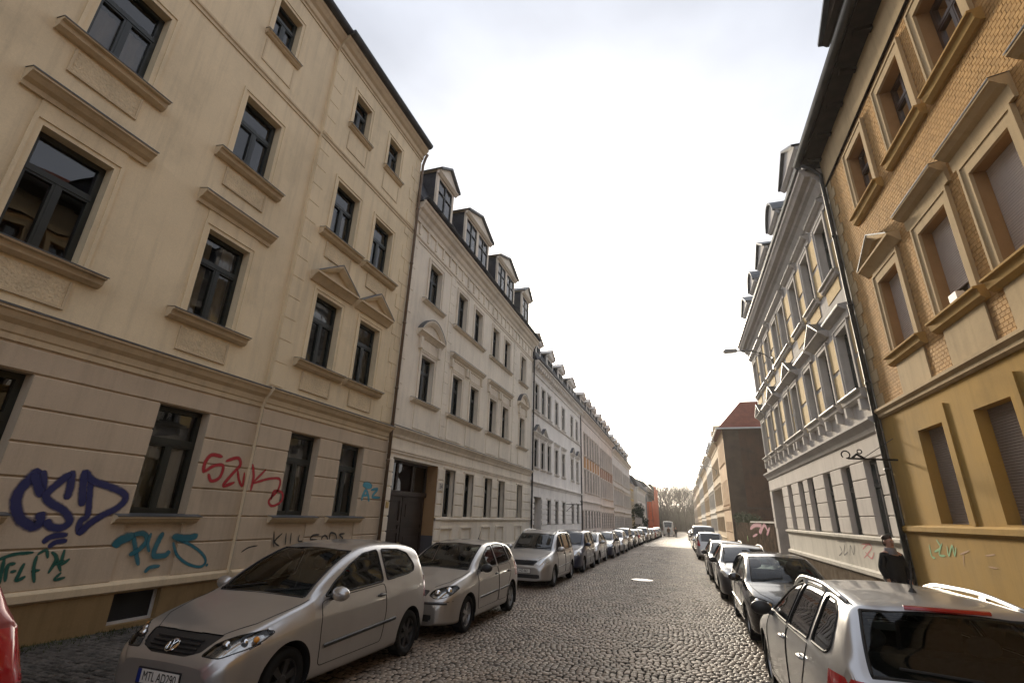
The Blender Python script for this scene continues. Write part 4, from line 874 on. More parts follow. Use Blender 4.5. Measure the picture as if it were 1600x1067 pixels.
Fh.graffiti([(0.05, [(1348, 858), (1356, 850), (1362, 856), (1350, 872)]), (0.05, [(1352, 862), (1362, 872), (1366, 862)]), (0.04, [(1346, 850), (1360, 849)])], spraymat('spray_red2', (0.4, 0.04, 0.05)), 'red graffiti scrawl on the light plinth beside the walker', 4.95)

# ---- yard wall with graffiti in the gap, ivy on top
M_yard = surf('rubble_yard_wall', (0.10, 0.07, 0.052), 0.95, 0.3, 1.5, spec=0, bump=0.8, bs=7, grain=.25, gs=9, col2=(.06, .05, .04), c2s=2.0)
yw = Bld('yard_wall', 'rough stone yard wall with pink graffiti in the gap on the right', 5.2, 32.3, 56.5, 'wall')
yw.wall('stone_face', M_yard, 32.3, 56.5, -1.2, 1.9, []); q = MB(); yw.bx(q, -.4, -.002, 32.3, 56.5, -1.2, 1.88); yw.part('wall_core', q, M_yard); q = MB(); yw.bx(q, -.45, .06, 32.3, 44, 1.9, 2.0); yw.part('coping', q, M_kerb)
pk = spraymat('spray_pink', (0.30, 0.03, 0.10)); yw.graffiti([(.35, [(1172, 826), (1180, 820), (1190, 822), (1186, 832)]), (.3, [(1188, 834), (1194, 820), (1200, 830)]), (.2, [(1176, 838), (1184, 834)]), (.3, [(1198, 836), (1203, 824)])], pk, 'pink bubble graffiti on the yard wall', 5.2)
yw.graffiti([(.3, [(1168, 836), (1169, 846)])], spraymat('spray_lime', (0.25, 0.5, 0.12)), 'lime green paint patch on the yard wall', 5.2)
# ---- brown gabled house beyond the gap
M_g = stuccomat('brown_render', (0.075, 0.038, 0.024), spec=0, stain=0.55, streak=0.3, col2=(0.05, 0.03, 0.022), c2s=.35); M_g_fr = stuccomat('tan_front', (0.55, 0.36, 0.2)); M_g_dk = surf('dark_brown_gable', (.06, .04, .03), .95, .3, 1, spec=0)  # darker brown for the corner strip and the gable band
G = Bld('brown_house', 'tall brown house with bare windowless side wall and red hipped roof', 5.0, 57, 66, 'house')
gw = [(58.1, 58.75), (59.6, 60.25), (61.1, 61.75), (62.6, 63.25), (64.3, 64.95)]
GH = [(a, b, v0, v1) for a, b in gw for v0, v1 in ((1.0, 1.9), (3.7, 6.2), (8.0, 10.3))]
G.wall('front_wall', M_g_fr, 57, 66, -1.2, 11.4, GH)
for h in GH: G.window(*h, style='T', fm=M_frame_br); G.sill((h[0]+h[1])/2, .9, h[2], M_g_fr, d=.1, flash=False)
G.mouldpart('string_course', M_g_fr, [(0, 3.45), (.15, 3.4), (.1, 3.2), (0, 3.15)], 56.9, 66)
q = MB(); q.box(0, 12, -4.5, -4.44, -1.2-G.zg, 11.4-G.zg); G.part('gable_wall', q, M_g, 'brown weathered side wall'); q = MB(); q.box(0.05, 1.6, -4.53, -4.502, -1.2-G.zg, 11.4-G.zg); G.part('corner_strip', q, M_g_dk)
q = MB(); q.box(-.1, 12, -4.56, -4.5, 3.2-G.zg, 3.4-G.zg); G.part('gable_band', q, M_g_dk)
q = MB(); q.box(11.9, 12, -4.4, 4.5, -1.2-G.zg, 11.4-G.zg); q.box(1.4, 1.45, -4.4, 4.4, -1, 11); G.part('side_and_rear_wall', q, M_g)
zt = 11.4-G.zg; q = MB(); q.add([(-.5, -5.1, zt), (12.5, -5.1, zt), (12.5, 4.5, zt), (-.5, 4.5, zt), (2.4, -2.6, zt+3.4), (10, -2.6, zt+3.4), (10, 4.5, zt+3.4), (2.4, 4.5, zt+3.4)], [(0, 1, 5, 4), (3, 0, 4, 7), (1, 2, 6, 5), (4, 5, 6, 7), (0, 3, 2, 1)]); ro = G.part('roof', q, M_redtile)
q = MB(); q.box(7, 7.8, -1.6, -.8, zt+3, zt+4.4); G.part('chimney', q, M_g, parent=ro)
q = MB(); q.tube([(-.6, -5.2, zt), (12.6, -5.2, zt)], .09, 8); q.tube([(-.6, -5.2, zt), (-.6, 4.5, zt)], .09, 8);  G.part('gutter', q, surf('white_gutter', (.5, .5, .5), .5, .1, 2))
# ---- terrace beyond it
cols = [('cream', (0.62, 0.48, 0.31)), ('white', (0.66, 0.62, 0.56)), ('tan', (0.58, 0.44, 0.28)), ('pale_grey', (0.6, 0.57, 0.53)), ('buff', (0.6, 0.49, 0.33)), ('beige', (.57, .5, .4))]
u = 66.02
for i, ((nm, c), L_) in enumerate(zip(cols, (14, 16, 18, 24, 30, 40))):
    b = Bld(nm+'_house', ('%s terraced house right of the road, %s beyond the brown house' % (nm.replace('_', ' '), ('first', 'second', 'third', 'fourth', 'fifth', 'sixth')[i])), 5.0, u, u+L_-.04, 'house')
    m_ = stuccomat(nm+'_far_stucco', c); z_ = b.zg
    row_house(b, m_, m_, evenly(u+.5, u+L_-.5, int(L_/2.2), .9), [(z_+1.5, z_+3.2), (z_+4.9, z_+6.8), (z_+8.3, z_+10.2)], z_+12.1, course=z_+4.1, dormers=[(u+2+k*4.2, 1.9, 1, 'gable') for k in range(int((L_-2)/4.2))], hoods=True, rough_gf=False, rise=1.8)
    u += L_
# ================================================================== CARS
def pchip(keys):
    k = np.array(sorted(keys), float); x, y = k[:, 0], k[:, 1]; h = np.diff(x); d = np.diff(y)/h; m = np.zeros(len(x))
    m[0], m[-1] = d[0], d[-1]
    for i in range(1, len(x)-1):
        if d[i-1]*d[i] > 0:
            w1, w2 = 2*h[i]+h[i-1], h[i]+2*h[i-1]; m[i] = (w1+w2)/(w1/d[i-1]+w2/d[i])
    def f(t):
        t = np.clip(np.asarray(t, float), x[0], x[-1]); i = np.clip(np.searchsorted(x, t)-1, 0, len(x)-2); s = (t-x[i])/h[i]
        return (2*s**3-3*s**2+1)*y[i]+(s**3-2*s**2+s)*h[i]*m[i]+(-2*s**3+3*s**2)*y[i+1]+(s**3-s**2)*h[i]*m[i+1]
    return f
def poly_sd(pts, poly):
    """signed distance (negative inside) of 2-D points to a polygon, and the nearest outline point"""
    poly = np.array(poly, float); best = np.full(len(pts), 1e9); near = np.zeros((len(pts), 2)); ins = np.zeros(len(pts), bool)
    for a, b in zip(poly, np.roll(poly, -1, 0)):
        ab = b-a; t = np.clip(((pts-a)@ab)/(ab@ab+1e-12), 0, 1); q = a+t[:, None]*ab; dd = np.hypot(*(pts-q).T)
        u = dd < best; best[u] = dd[u]; near[u] = q[u]
        if abs(b[1]-a[1]) > 1e-12:
            c = ((a[1] > pts[:, 1]) != (b[1] > pts[:, 1])) & (pts[:, 0] < (b[0]-a[0])*(pts[:, 1]-a[1])/(b[1]-a[1])+a[0]); ins ^= c
    return np.where(ins, -best, best), near
def rounded(poly, r=0.05, n=4):
    out = []; N_ = len(poly)
    for i in range(N_):
        p = Vector(poly[i]); a = Vector(poly[i-1])-p; b = Vector(poly[(i+1) % N_])-p; ra = min(r, a.length*.45); rb = min(r, b.length*.45)
        p0 = p+a.normalized()*ra; p1 = p+b.normalized()*rb
        for k in range(n+1): t = k/n; q = p0*(1-t)**2+p*2*t*(1-t)+p1*t*t; out.append((q.x, q.y))
    return out
M_rubber = plain('rubber_black', (0.012, 0.012, 0.012), 0.7); M_plast = plain('black_plastic', (0.02, 0.02, 0.021), 0.45); M_tyre = surf('tyre_rubber', (0.018, 0.018, 0.018), 0.85, .2, 6, bump=.2, bs=60)
M_chrome = plain('chrome', (0.75, 0.75, 0.75), 0.12, 1.0); M_alloy = plain('alloy_wheel', (0.42, 0.42, 0.42), 0.35, .9); M_hub = plain('dark_hubcap', (0.05, 0.05, 0.052), 0.45, .5)
M_lens = glassmat('lamp_lens', (0.93, 0.93, 0.93), 1.5); M_refl = plain('lamp_reflector', (0.62, 0.62, 0.6), 0.22, .9); M_amber = plain('indicator_amber', (0.7, 0.28, 0.03), 0.3)
M_red = plain('tail_lamp_red', (0.38, 0.006, 0.01), 0.18, coat=1.0); M_redclear = plain('tail_lamp_clear', (0.5, 0.42, 0.42), 0.2, coat=1.0)
M_cglass = glassmat('car_glass', (0.62, 0.68, 0.64), 1.55); M_cglass_far = plain('car_glass_dark', (0.012, 0.014, 0.014), 0.03, spec=0.8); M_cabin = surf('cabin_trim', (0.03, 0.03, 0.031), .9, .2, 8, bump=0); M_seat = surf('seat_cloth', (0.04, 0.04, 0.042), .95, .2, 20)
M_under = plain('underbody', (0.01, 0.01, 0.01), .95)
def paint(name, col, metal=0.75, rough=0.32):
    if name in MC: return MC[name]
    m = surf(name, col, rough, 0.03, 2, grain=0.04, gs=500, bump=0, metal=metal, coat=0.8, stain=.05, streak=.05); return m
def wheel_parts(R, w, style, sgn, N_=28):
    t = MB(); x = sgn*w/2
    t.lathe([(-w/2, R*.66), (-w/2, R*.9), (-w*.42, R*.985), (-w*.2, R), (w*.2, R), (w*.42, R*.985), (w/2, R*.9), (w/2, R*.66), (-w/2, R*.66)], 'x', n=N_)
    r = MB(); rr = R*.68; f = sgn*w*.40
    r.lathe([(f*0.2, rr), (f, rr), (f*1.04, rr*.985), (f*0.98, rr*.9), (f*.55, rr*.86), (f*.2, rr*.86)], 'x', n=N_)
    bk = MB(); bk.lathe([(f*.35, rr*.95), (f*.35, .001)], 'x', n=N_)  # black disc added behind the spokes to make the gaps dark
    ns = {'alloy': 5, 'alloy7': 7, 'cap': 9}.get(style, 6); mat = M_hub if style == 'dark' else M_alloy
    for k in range(ns):
        a = 2*math.pi*k/ns; c, s = math.cos(a), math.sin(a); wd0, wd1 = (.055, .085) if style == 'alloy' else (.05, .05)
        if style in ('cap', 'dark'): wd0, wd1 = .05, .075
        P = lambda rad, off, d: (d, rad*c-off*s, rad*s+off*c)
        a0, a1 = rr*.16, rr*.93
        r.add([P(a0, -wd0/2, f*.93), P(a0, wd0/2, f*.93), P(a1, wd1/2, f*.9), P(a1, -wd1/2, f*.9), P(a0, -wd0/2, f*.5), P(a0, wd0/2, f*.5), P(a1, wd1/2, f*.5), P(a1, -wd1/2, f*.5)], [(0, 1, 2, 3), (0, 4, 5, 1), (1, 5, 6, 2), (2, 6, 7, 3), (3, 7, 4, 0)])
    r.lathe([(f*.5, rr*.26), (f*.92, rr*.26), (f*1.0, rr*.2), (f*1.0, .001)], 'x', n=16)
    return t.mesh('tyre', M_tyre, True), r.mesh('rim', mat, False), bk.mesh('spoke_backing', M_under)
def make_car(S, name='parked_car', pm=None, lod=0):
    L, W = S['L'], S['W']; H = max(z for _, z in S['zt']); hw_ = W/2
    zt, zb, zbelt = pchip(S['zt']), pchip(S.get('zb', [(0, .2), (.5, .17), (L-.5, .18), (L, .27)])), pchip(S['belt'])
    fw_ = pchip(S.get('plan', [(0, .66), (.03, .74), (.10, .84), (.25, .925), (.5, .975), (.85, 1), (L-.9, 1), (L-.45, .985), (L-.18, .945), (L-.06, .88), (L-.015, .8), (L, .74)]))
    wr = S.get('wr', .56); zm = .56
    st = {0: .016, 1: .03, 2: .06}[lod]
    e = np.concatenate([np.linspace(0, .14, {0: 22, 1: 11, 2: 6}[lod]), np.arange(.14+st, L-.16, st), np.linspace(L-.16, L, {0: 20, 1: 10, 2: 6}[lod])])
    segs = {0: [3, 3, 3, 14, 12, 3, 14, 16, 10, 14], 1: [2, 2, 2, 7, 6, 2, 7, 8, 5, 7], 2: [1, 1, 1, 4, 3, 1, 3, 4, 2, 4]}[lod]
    def section(y):
        t = float(zt(y)); b = min(float(zb(y)), t-.05); w = hw_*float(fw_(y)); be = float(zbelt(y)); zB = min(be, t-.05)
        g = min(max((t-be)/(H-be), 0), 1) if t > be else 0.0; m = min(zm, b+.6*(t-b)); wsh = w-(.085-.035*g)*min(1, (t-b)/.5)
        xr = (1-g)*wsh*.9+g*wr; zr = t-(.012+.05*g*g)
        C = [(0, b), (.75*w, b), (.94*w, b+.03), (.985*w, b+.13*(t-b)), (w, m), (w-.006-.1*(w-wsh), m+.62*(zB-m)), (wsh, zB), ((wsh+xr)/2+.014*g+.012*(1-g), (zB+zr)/2+.006), (xr, zr), (xr*.62, t-.004-.016*g), (0, t)]
        C = [Vector(c) for c in C]; out = []
        for i, n in enumerate(segs):
            a = C[i-1] if i else Vector((-C[1].x, C[1].y)); b_, c = C[i], C[i+1]; d = C[i+2] if i+2 < len(C) else Vector((-C[-2].x, C[-2].y))
            tb = (c-a)*.5; tcn = (d-b_)*.5; k = (c-b_).length
            if tb.length > k: tb = tb.normalized()*k
            if tcn.length > k: tcn = tcn.normalized()*k
            for j in range(n):
                s = j/n; q = b_*(2*s**3-3*s*s+1)+tb*(s**3-2*s*s+s)+c*(-2*s**3+3*s*s)+tcn*(s**3-s*s); out.append((max(q.x, 0), q.y))
        out.append((0, t)); return out, xr
    half = []; XR = []
    for y in e: s, x = section(y); half.append(s); XR.append(x)
    half = np.array(half); ns, M = half.shape[:2]; cs = np.cumsum([0]+segs)
    cols = 2*M-2; V = np.zeros((ns, cols, 3))
    for j in range(cols):
        if j < M: V[:, j, 0] = half[:, j, 0]; V[:, j, 2] = half[:, j, 1]
        else: V[:, j, 0] = -half[:, cols-j, 0]; V[:, j, 2] = half[:, cols-j, 1]
    V[:, :, 1] = e[:, None]
    idx = np.arange(ns*cols).reshape(ns, cols); F = []; colid = []; stid = []
    for j in range(cols):
        j2 = (j+1) % cols; q = np.stack([idx[:-1, j], idx[:-1, j2], idx[1:, j2], idx[1:, j]], 1); F.append(q); colid += [j if j < M-1 else cols-1-j]*(ns-1); stid += list(range(ns-1))
    V = V.reshape(-1, 3); F = list(np.concatenate(F))
    extra = []
    for si in (0, ns-1):      # end caps as grids so lamps, plate and grille areas can be cut out of them
        nx = {0: 30, 1: 14, 2: 6}[lod]; prev = None
        for j in range(M):
            if j in (0, M-1): ids = [idx[si, j]]*(nx+1)
            else:
                r_, l_ = V[idx[si, j]], V[idx[si, cols-j]]; ids = [idx[si, j]]
                for k in range(1, nx): extra.append(r_+(l_-r_)*k/nx); ids.append(len(V)+len(extra)-1)
                ids.append(idx[si, cols-j])
            if prev is not None:
                for k in range(nx):
                    q = [prev[k], ids[k], ids[k+1], prev[k+1]]; q = list(dict.fromkeys(q))
                    if len(q) >= 3:
                        F.append(np.array(q if len(q) == 4 else q+[q[-1]])); colid.append(-1); stid.append(si)
            prev = ids
    V = np.concatenate([V, np.array(extra)]) if extra else V; F = np.array(F); colid = np.array(colid); stid = np.array(stid)
    V[:, 1] -= L/2
    def cent(): return V[F].mean(1)
    def fnorm():
        a, b, c, d = (V[F[:, i]] for i in range(4)); n = np.cross(c-a, d-b); l = np.linalg.norm(n, axis=1, keepdims=True); return n/np.maximum(l, 1e-12), l
    c = cent(); fn, _ = fnorm(); mid = np.array([0, 0, .7]); flip = ((c-mid)*fn).sum(1) < 0
    cls = np.zeros(len(F), int); names = ['body']; snaps = []
    def snap(mask, plane, poly, lim):
        ain = np.zeros(len(V), bool); aout = np.zeros(len(V), bool); ain[F[mask].ravel()] = True; aout[F[~mask].ravel()] = True; bd = np.where(ain & aout)[0]
        P2 = V[bd][:, plane]; 
        if plane[0] == 0: sg_ = np.sign(P2[:, 0]); sg_[sg_ == 0] = 1; P2 = np.stack([abs(P2[:, 0]), P2[:, 1]], 1) if poly_sym else P2
        sd, nr = poly_sd(P2, poly); ok = abs(sd) < lim
        for k, i in enumerate(bd):
            if ok[k]:
                if plane[0] == 0: V[i, 0] = nr[k, 0]*(sg_[k] if poly_sym else 1); V[i, 2] = nr[k, 1]
                else: V[i, 1] = nr[k, 0]; V[i, 2] = nr[k, 1]
    poly_sym = True
    def addcls(nm): names.append(nm); return len(names)-1
    lim = {0: .014, 1: .026, 2: .05}[lod]; yoff = L/2
    # wheel arches: cut clean through the flanks
    keep = np.ones(len(F), bool)
    for ya in S['axles']:
        r = S.get('arch', .345); zc = S.get('R', .295)+.005; circ = [(ya-yoff+r*math.cos(t*math.pi/24), zc+r*math.sin(t*math.pi/24)) for t in range(48)]
        sd, _ = poly_sd(c[:, [1, 2]], circ); m = (sd < 0) & (abs(c[:, 0]) > hw_*.55); snap(m, [1, 2], circ, lim); keep &= ~m
    c = cent()
    def side(nm, poly, rad=.04, cond=None):
        k = addcls(nm); pl_ = [(y-yoff, z) for y, z in rounded(poly, rad)]; sd, _ = poly_sd(c[:, [1, 2]], pl_)
        m = (sd < 0) & (abs(c[:, 0]) > .35) & (cls == 0) & keep & (colid >= 3); 
        if cond is not None: m &= cond
        snap(m, [1, 2], pl_, lim); cls[m] = k
    def face(nm, poly, front=True, depth=.55, sym=True, rad=.03, cond=None):
        nonlocal poly_sym
        k = addcls(nm); pl_ = rounded(poly, rad); poly_sym = sym; P2 = c[:, [0, 2]].copy()
        if sym: P2[:, 0] = abs(P2[:, 0])
        sd, _ = poly_sd(P2, pl_); m = (sd < 0) & (cls == 0) & keep & ((c[:, 1] < depth-yoff) if front else (c[:, 1] > L-depth-yoff)); snap(m, [0, 2], pl_, lim*.8); cls[m] = k; poly_sym = True
    glassc = []
    for i, p in enumerate(S['side_windows']): side('side_window%d' % i, p, .045)
    ywin = lambda a, b: (stid >= np.searchsorted(e, a)) & (stid < np.searchsorted(e, b)) & (colid >= 0)
    xr_s = np.array(XR)[np.clip(stid, 0, ns-1)]
    k = addcls('windscreen'); m = ywin(*S['screen']) & (abs(c[:, 0]) < xr_s-.055) & (colid >= cs[8]-2) & (cls == 0); cls[m] = k
    k = addcls('rear_window'); m = ywin(*S['rear']) & (abs(c[:, 0]) < xr_s-S.get('rw_in', .05)) & (colid >= cs[8]-2) & (cls == 0); cls[m] = k
    for nm, poly, kw in S['faces']: face(nm, poly, **kw)
    for i, p in enumerate(S['doors']): side('door%d' % i, p, .06, cond=colid < cs[6]+1)
    if 'bonnet' in S and lod == 0:
        k = addcls('bonnet'); y0, y1, ins = S['bonnet']; ww_ = hw_*fw_(c[:, 1]+yoff)-ins; m = (c[:, 1]+yoff > y0) & (c[:, 1]+yoff < y1) & (abs(c[:, 0]) < ww_) & (c[:, 2] > .6) & (cls == 0) & (colid >= cs[6]); cls[m] = k
    # vertex normals of the whole skin, so cut panels shade as one surface
    fn, l = fnorm(); fn[flip] *= -1; vn = np.zeros_like(V)
    for i in range(4): np.add.at(vn, F[:, i], fn*l)
    vn /= np.maximum(np.linalg.norm(vn, axis=1, keepdims=True), 1e-9)
    Fo = F.copy(); Fo[flip] = Fo[flip][:, ::-1]
    def sub(nm, mask, mat, off=0.0, flipn=False):
        ids = np.where(mask & keep)[0]
        if not len(ids): return None
        fs = Fo[ids]; us, inv = np.unique(fs.ravel(), return_inverse=True); inv = inv.reshape(fs.shape); vv = V[us]+vn[us]*off
        me = bpy.data.meshes.new(nm); me.from_pydata(vv.tolist(), [], [tuple(dict.fromkeys(f)) for f in inv.tolist()]); me.materials.append(mat)
        me.polygons.foreach_set('use_smooth', [True]*len(me.polygons)); me.update()
        me.normals_split_custom_set_from_vertices([tuple(q) for q in vn[us]]); return me
    root = empty(name, (0, 0, 0)); gm = M_cglass if lod == 0 else M_cglass_far
    body = inst('body', sub('body', cls == 0, pm), root)
    bv = BVHTree.FromPolygons([tuple(v) for v in V], [tuple(dict.fromkeys(f)) for f in F[keep].tolist()])
    def onside(y, z, s): 
        h = bv.ray_cast(Vector((s*2, y-yoff, z)), Vector((-s, 0, 0))); return h[0] if h[0] else Vector((s*hw_, y-yoff, z))
    def onfront(x, z, s=1):
        h = bv.ray_cast(Vector((x, -4*s, z)), Vector((0, s, 0))); return h[0] if h[0] else Vector((x, -L/2*s, z))
    def ontop(x, y):
        h = bv.ray_cast(Vector((x, y-yoff, 3)), Vector((0, 0, -1))); return h[0] if h[0] else Vector((x, y-yoff, 1))
    def densify(poly, step=.04, closed=True):
        out = []; n = len(poly)
        for i in range(n if closed else n-1):
            a = Vector(poly[i]); b = Vector(poly[(i+1) % n]); m_ = max(1, int((b-a).length/step)); out += [a+(b-a)*k/m_ for k in range(m_)]
        out.append(Vector(poly[0 if closed else -1])); return out
    lamp = {'headlight': M_refl, 'tail_light': M_red, 'tail_light_clear': M_redclear, 'grille': M_plast, 'lower_grille': M_plast, 'bumper': M_plast, 'tailgate_panel': pm}
    for i, nm in enumerate(names):
        if i == 0: continue
        base = nm.rstrip('0123456789')
        for sg_ in (1, -1):
            msk = (cls == i)
            single = base in ('windscreen', 'rear_window', 'grille', 'lower_grille', 'bonnet', 'bumper', 'tailgate_panel')
            if single and sg_ < 0: continue
            if not single: msk = msk & (np.sign(c[:, 0]) == sg_)
            if base in ('side_window', 'windscreen', 'rear_window'): me = sub(base, msk, gm, -.004)
            elif base in ('door', 'bonnet'): me = sub(base, msk, pm)
            elif base == 'headlight': me = sub(base, msk, M_lens if lod == 0 else M_refl)
            else: me = sub(base, msk, lamp[base], -.012 if 'grille' in base else 0)
            if me is None: continue
            o = inst(base, me, root)
            if base == 'headlight' and lod == 0:
                inst('reflector', sub('reflector', msk, M_refl, -.035), o)
                vv = [V[F[k_]].mean(0) for k_ in np.where(msk & keep)[0]]; cc = np.mean(vv, 0); sp = np.ptp(np.array(vv), 0); bl = MB()
                for q_, r_, off_ in S.get('bulbs', [(0.0, .045, 0)]): bl.ell((cc[0]+sg_*q_, cc[1]+.05+q_*.9, cc[2]+off_-.01), (r_, r_*.7, r_), 14, 10)
                bl.build('bulb', M_chrome, o, smooth=True)
                if S.get('amber'): ab = MB(); ab.ell((cc[0]+sg_*.12, cc[1]+.17, cc[2]+.03), (.03, .03, .03), 10, 8); ab.build('indicator', M_amber, o, smooth=True)
            if base == 'door':
                k_ = int(nm[-1]); poly = S['doors'][k_]; ys_ = [p[0] for p in poly]; yh = max(ys_)-.14; z_h = S.get('handle_z', .86); p = onside(yh, z_h, sg_); hb = MB()
                hb.tube([p+Vector((sg_*.008, -.09, 0)), p+Vector((sg_*.03, -.05, .003)), p+Vector((sg_*.03, .05, .003)), p+Vector((sg_*.008, .085, 0))], .013, 8); hb.ell((p.x-sg_*.002, p.y, p.z-.004), (.008, .06, .028), 12, 8); hb.build('handle', pm if S.get('handle_paint') else M_plast, o, smooth=True)
                if lod < 2:
                    sm = MB(); pts = [onside(q.x, q.y, sg_)+Vector((sg_*.0012, 0, 0)) for q in densify(rounded(poly, .06))]; sm.tube(pts, .0045 if lod == 0 else .006, 5, cap=False); sm.build('door_seam', M_rubber, o)
    if lod == 0:
        for nm, poly, kw in S['faces']:
            if nm == 'headlight':
                for sg_ in (1, -1): q = MB(); q.tube([onfront(sg_*v.x, v.y) for v in densify(rounded(poly, .03), .03)], .006, 5, cap=False); q.build('lamp_seal', M_rubber, root)
    if lod < 2:      # window seals
        for p in S['side_windows']:
            for sg_ in (1, -1): q = MB(); q.tube([onside(v.x, v.y, sg_) for v in densify(rounded(p, .045))], .011 if lod == 0 else .013, 6, cap=False); q.build('window_seal', M_rubber, root)
    for yy in (S['screen'], S['rear']):
        e0, e1 = yy; q = MB(); pts = []
        for s_, rng in ((1, np.linspace(e0, e1, 16)), (-1, np.linspace(e1, e0, 16))):
            for y in rng:
                x_ = (np.interp(y, e, XR)-.05); z_ = np.interp(y, e, half[:, -1, 1]); h = bv.ray_cast(Vector((s_*x_, y-yoff, 3)), Vector((0, 0, -1))); pts.append(h[0] if h[0] else Vector((s_*x_, y-yoff, z_)))
        pts.append(pts[0])
        if lod < 2: q.tube(pts, .012, 6, cap=False); q.build('screen_seal', M_rubber, root)
    for pts in S.get('seams_top', []) if lod < 2 else []:
        for sg_ in (1, -1): q = MB(); q.tube([ontop(sg_*v.x, v.y)+Vector((0, 0, .001)) for v in densify(pts, .05, False)], .004, 5); q.build('panel_seam', M_rubber, root)
    for pts in S.get('seams_front', []) if lod < 2 else []:
        q = MB(); q.tube([onfront(v.x, v.y) for v in densify(pts, .05, False)], .005, 5); q.build('panel_seam', M_rubber, root)
    for y0, y1, z0, z1, r in S.get('mould', []) if lod < 2 else []:
        for sg_ in (1, -1):
            q = MB(); pp = [onside(y0+(y1-y0)*k/20, z0+(z1-z0)*k/20, sg_) for k in range(21)]
            for a, b in zip(pp, pp[1:]): q.add([a+Vector((0, 0, -r)), b+Vector((0, 0, -r)), b+Vector((sg_*.014, 0, -r*.6)), a+Vector((sg_*.014, 0, -r*.6)), a+Vector((sg_*.014, 0, r*.6)), b+Vector((sg_*.014, 0, r*.6)), b+Vector((0, 0, r)), a+Vector((0, 0, r))], [(0, 1, 2, 3), (3, 2, 5, 4), (4, 5, 6, 7)])
            q.build('side_moulding', M_plast, root)
    # wheels and wells
    R = S.get('R', .295); key = (R, S.get('wheel', 'cap'), lod)
    for ya in S['axles']:
        for sg_ in (1, -1):
            kk = key+(sg_,)
            if kk not in WCACHE: WCACHE[kk] = wheel_parts(R, .19, S.get('wheel', 'cap'), sg_, {0: 40, 1: 24, 2: 14}[lod])
            ty, ri, bd_ = WCACHE[kk]; wh = inst('wheel', ty, root, (sg_*(hw_-.125), ya-yoff, R), (random.uniform(0, 1), 0, 0)); inst('rim', ri, wh); inst('spoke_backing', bd_, wh)
            q = MB(); r_ = S.get('arch', .345)+.004; n_ = 20; zc = R+.005; v_ = []
            for x_ in (hw_*.45, hw_-.025): v_ += [(sg_*x_, ya-yoff+r_*math.cos(math.pi*(t/n_*1.3-.15)), zc+r_*math.sin(math.pi*(t/n_*1.3-.15))) for t in range(n_+1)]
            q.add(v_, [(t, t+1, n_+2+t, n_+1+t) for t in range(n_)]); q.add(v_[:n_+1], [tuple(range(n_+1))]); q.build('wheel_well', M_under, root)
    # mirrors
    my, mz = S['mirror']
    for sg_ in (1, -1):
        p = onside(my+.06, mz-.02, sg_); q = MB(); q.ell((p.x+sg_*.135, p.y-.03, p.z+.035), (.118, .065, .078), 18, 14); o = q.build('mirror', S.get('mirror_mat') or pm, root, smooth=True)
        q = MB(); q.tube([p+Vector((-sg_*.02, 0, -.02)), p+Vector((sg_*.09, -.03, 0))], [.03, .022], 8); q.build('mirror_stalk', M_plast, o, smooth=True)
        q = MB(); q.ell((p.x+sg_*.135, p.y+.006, p.z+.03), (.085, .012, .058), 14, 10); q.build('mirror_glass', plain('mirror_glass', (.6, .62, .65), .03, 1.0), o, smooth=True)
    if lod < 2:
        # plate carriers, wipers
        q = MB(); yb = e[0]-yoff
        for sg_ in (1, -1):
            q = MB(); p0 = ontop(sg_*.05-.25, S['screen'][0]+.02); pts = [ontop(x_, S['screen'][0]+.015+.10*abs(k/8)**1.0)+Vector((0, 0, .012)) for k, x_ in enumerate(np.linspace((-.62 if sg_ < 0 else 0.02), (-.05 if sg_ < 0 else .60), 9))]
            q.tube(pts, .008, 5); q.build('wiper', M_rubber, root)
    if lod == 0:
        q = sub('cabin_lining', ((cls == 0) | np.isin(cls, [i for i, nm in enumerate(names) if nm.startswith('door')])) & (c[:, 1]+yoff > S['screen'][0]-.1) & (c[:, 2] > .25), M_cabin, -.03)
        inst('cabin_lining', q, root)
        q = MB(); q.box(-hw_+.1, hw_-.1, S['screen'][0]-.1-yoff, S['rear'][1]-.1-yoff, .28, .32); q.build('cabin_floor', M_cabin, root)
        q = MB(); y0 = S['screen'][0]-yoff; zc = float(zt(S['screen'][0]))
        q.extr([(-hw_+.12, y0+.03, zc-.06), (-hw_+.12, y0+.5, zc-.01), (-hw_+.12, y0+.62, zc-.06), (-hw_+.12, y0+.55, zc-.35), (-hw_+.12, y0+.1, zc-.5)], (W-.24, 0, 0)); q.build('dashboard', M_cabin, root)
        sy = S.get('seat_y', S['screen'][0]+1.15)
        for x_ in (.36, -.36):
            q = MB(); y_ = sy-yoff
            q.extr([(x_-.24, y_-.5, .50), (x_-.24, y_-.5, .42), (x_-.24, y_, .40), (x_-.24, y_+.12, .5), (x_-.24, y_+.30, 1.08), (x_-.24, y_+.2, 1.12), (x_-.24, y_, .56)], (.48, 0, 0)); o = q.build('seat', M_seat, root)
            q = MB(); q.ell((x_, y_+.30, 1.22), (.13, .055, .10), 12, 8); q.build('headrest', M_seat, o, smooth=True)
        q = MB(); y_ = S.get('bench_y', S['axles'][1]-.1)-yoff; q.extr([(-.62, y_-.55, .5), (-.62, y_-.5, .38), (-.62, y_, .4), (-.62, y_+.25, 1.0), (-.62, y_+.12, 1.03), (-.62, y_-.02, .58)], (1.24, 0, 0)); o = q.build('rear_bench', M_seat, root)
        for x_ in (.38, -.38): q = MB(); q.ell((x_, y_+.22, 1.1), (.12, .05, .08), 12, 8); q.build('headrest', M_seat, o, smooth=True)
        q = MB(); cx, cy, cz = .36, sy-.62-yoff, zc-.10     # steering wheel on the driver's side (car faces -y, so +x)
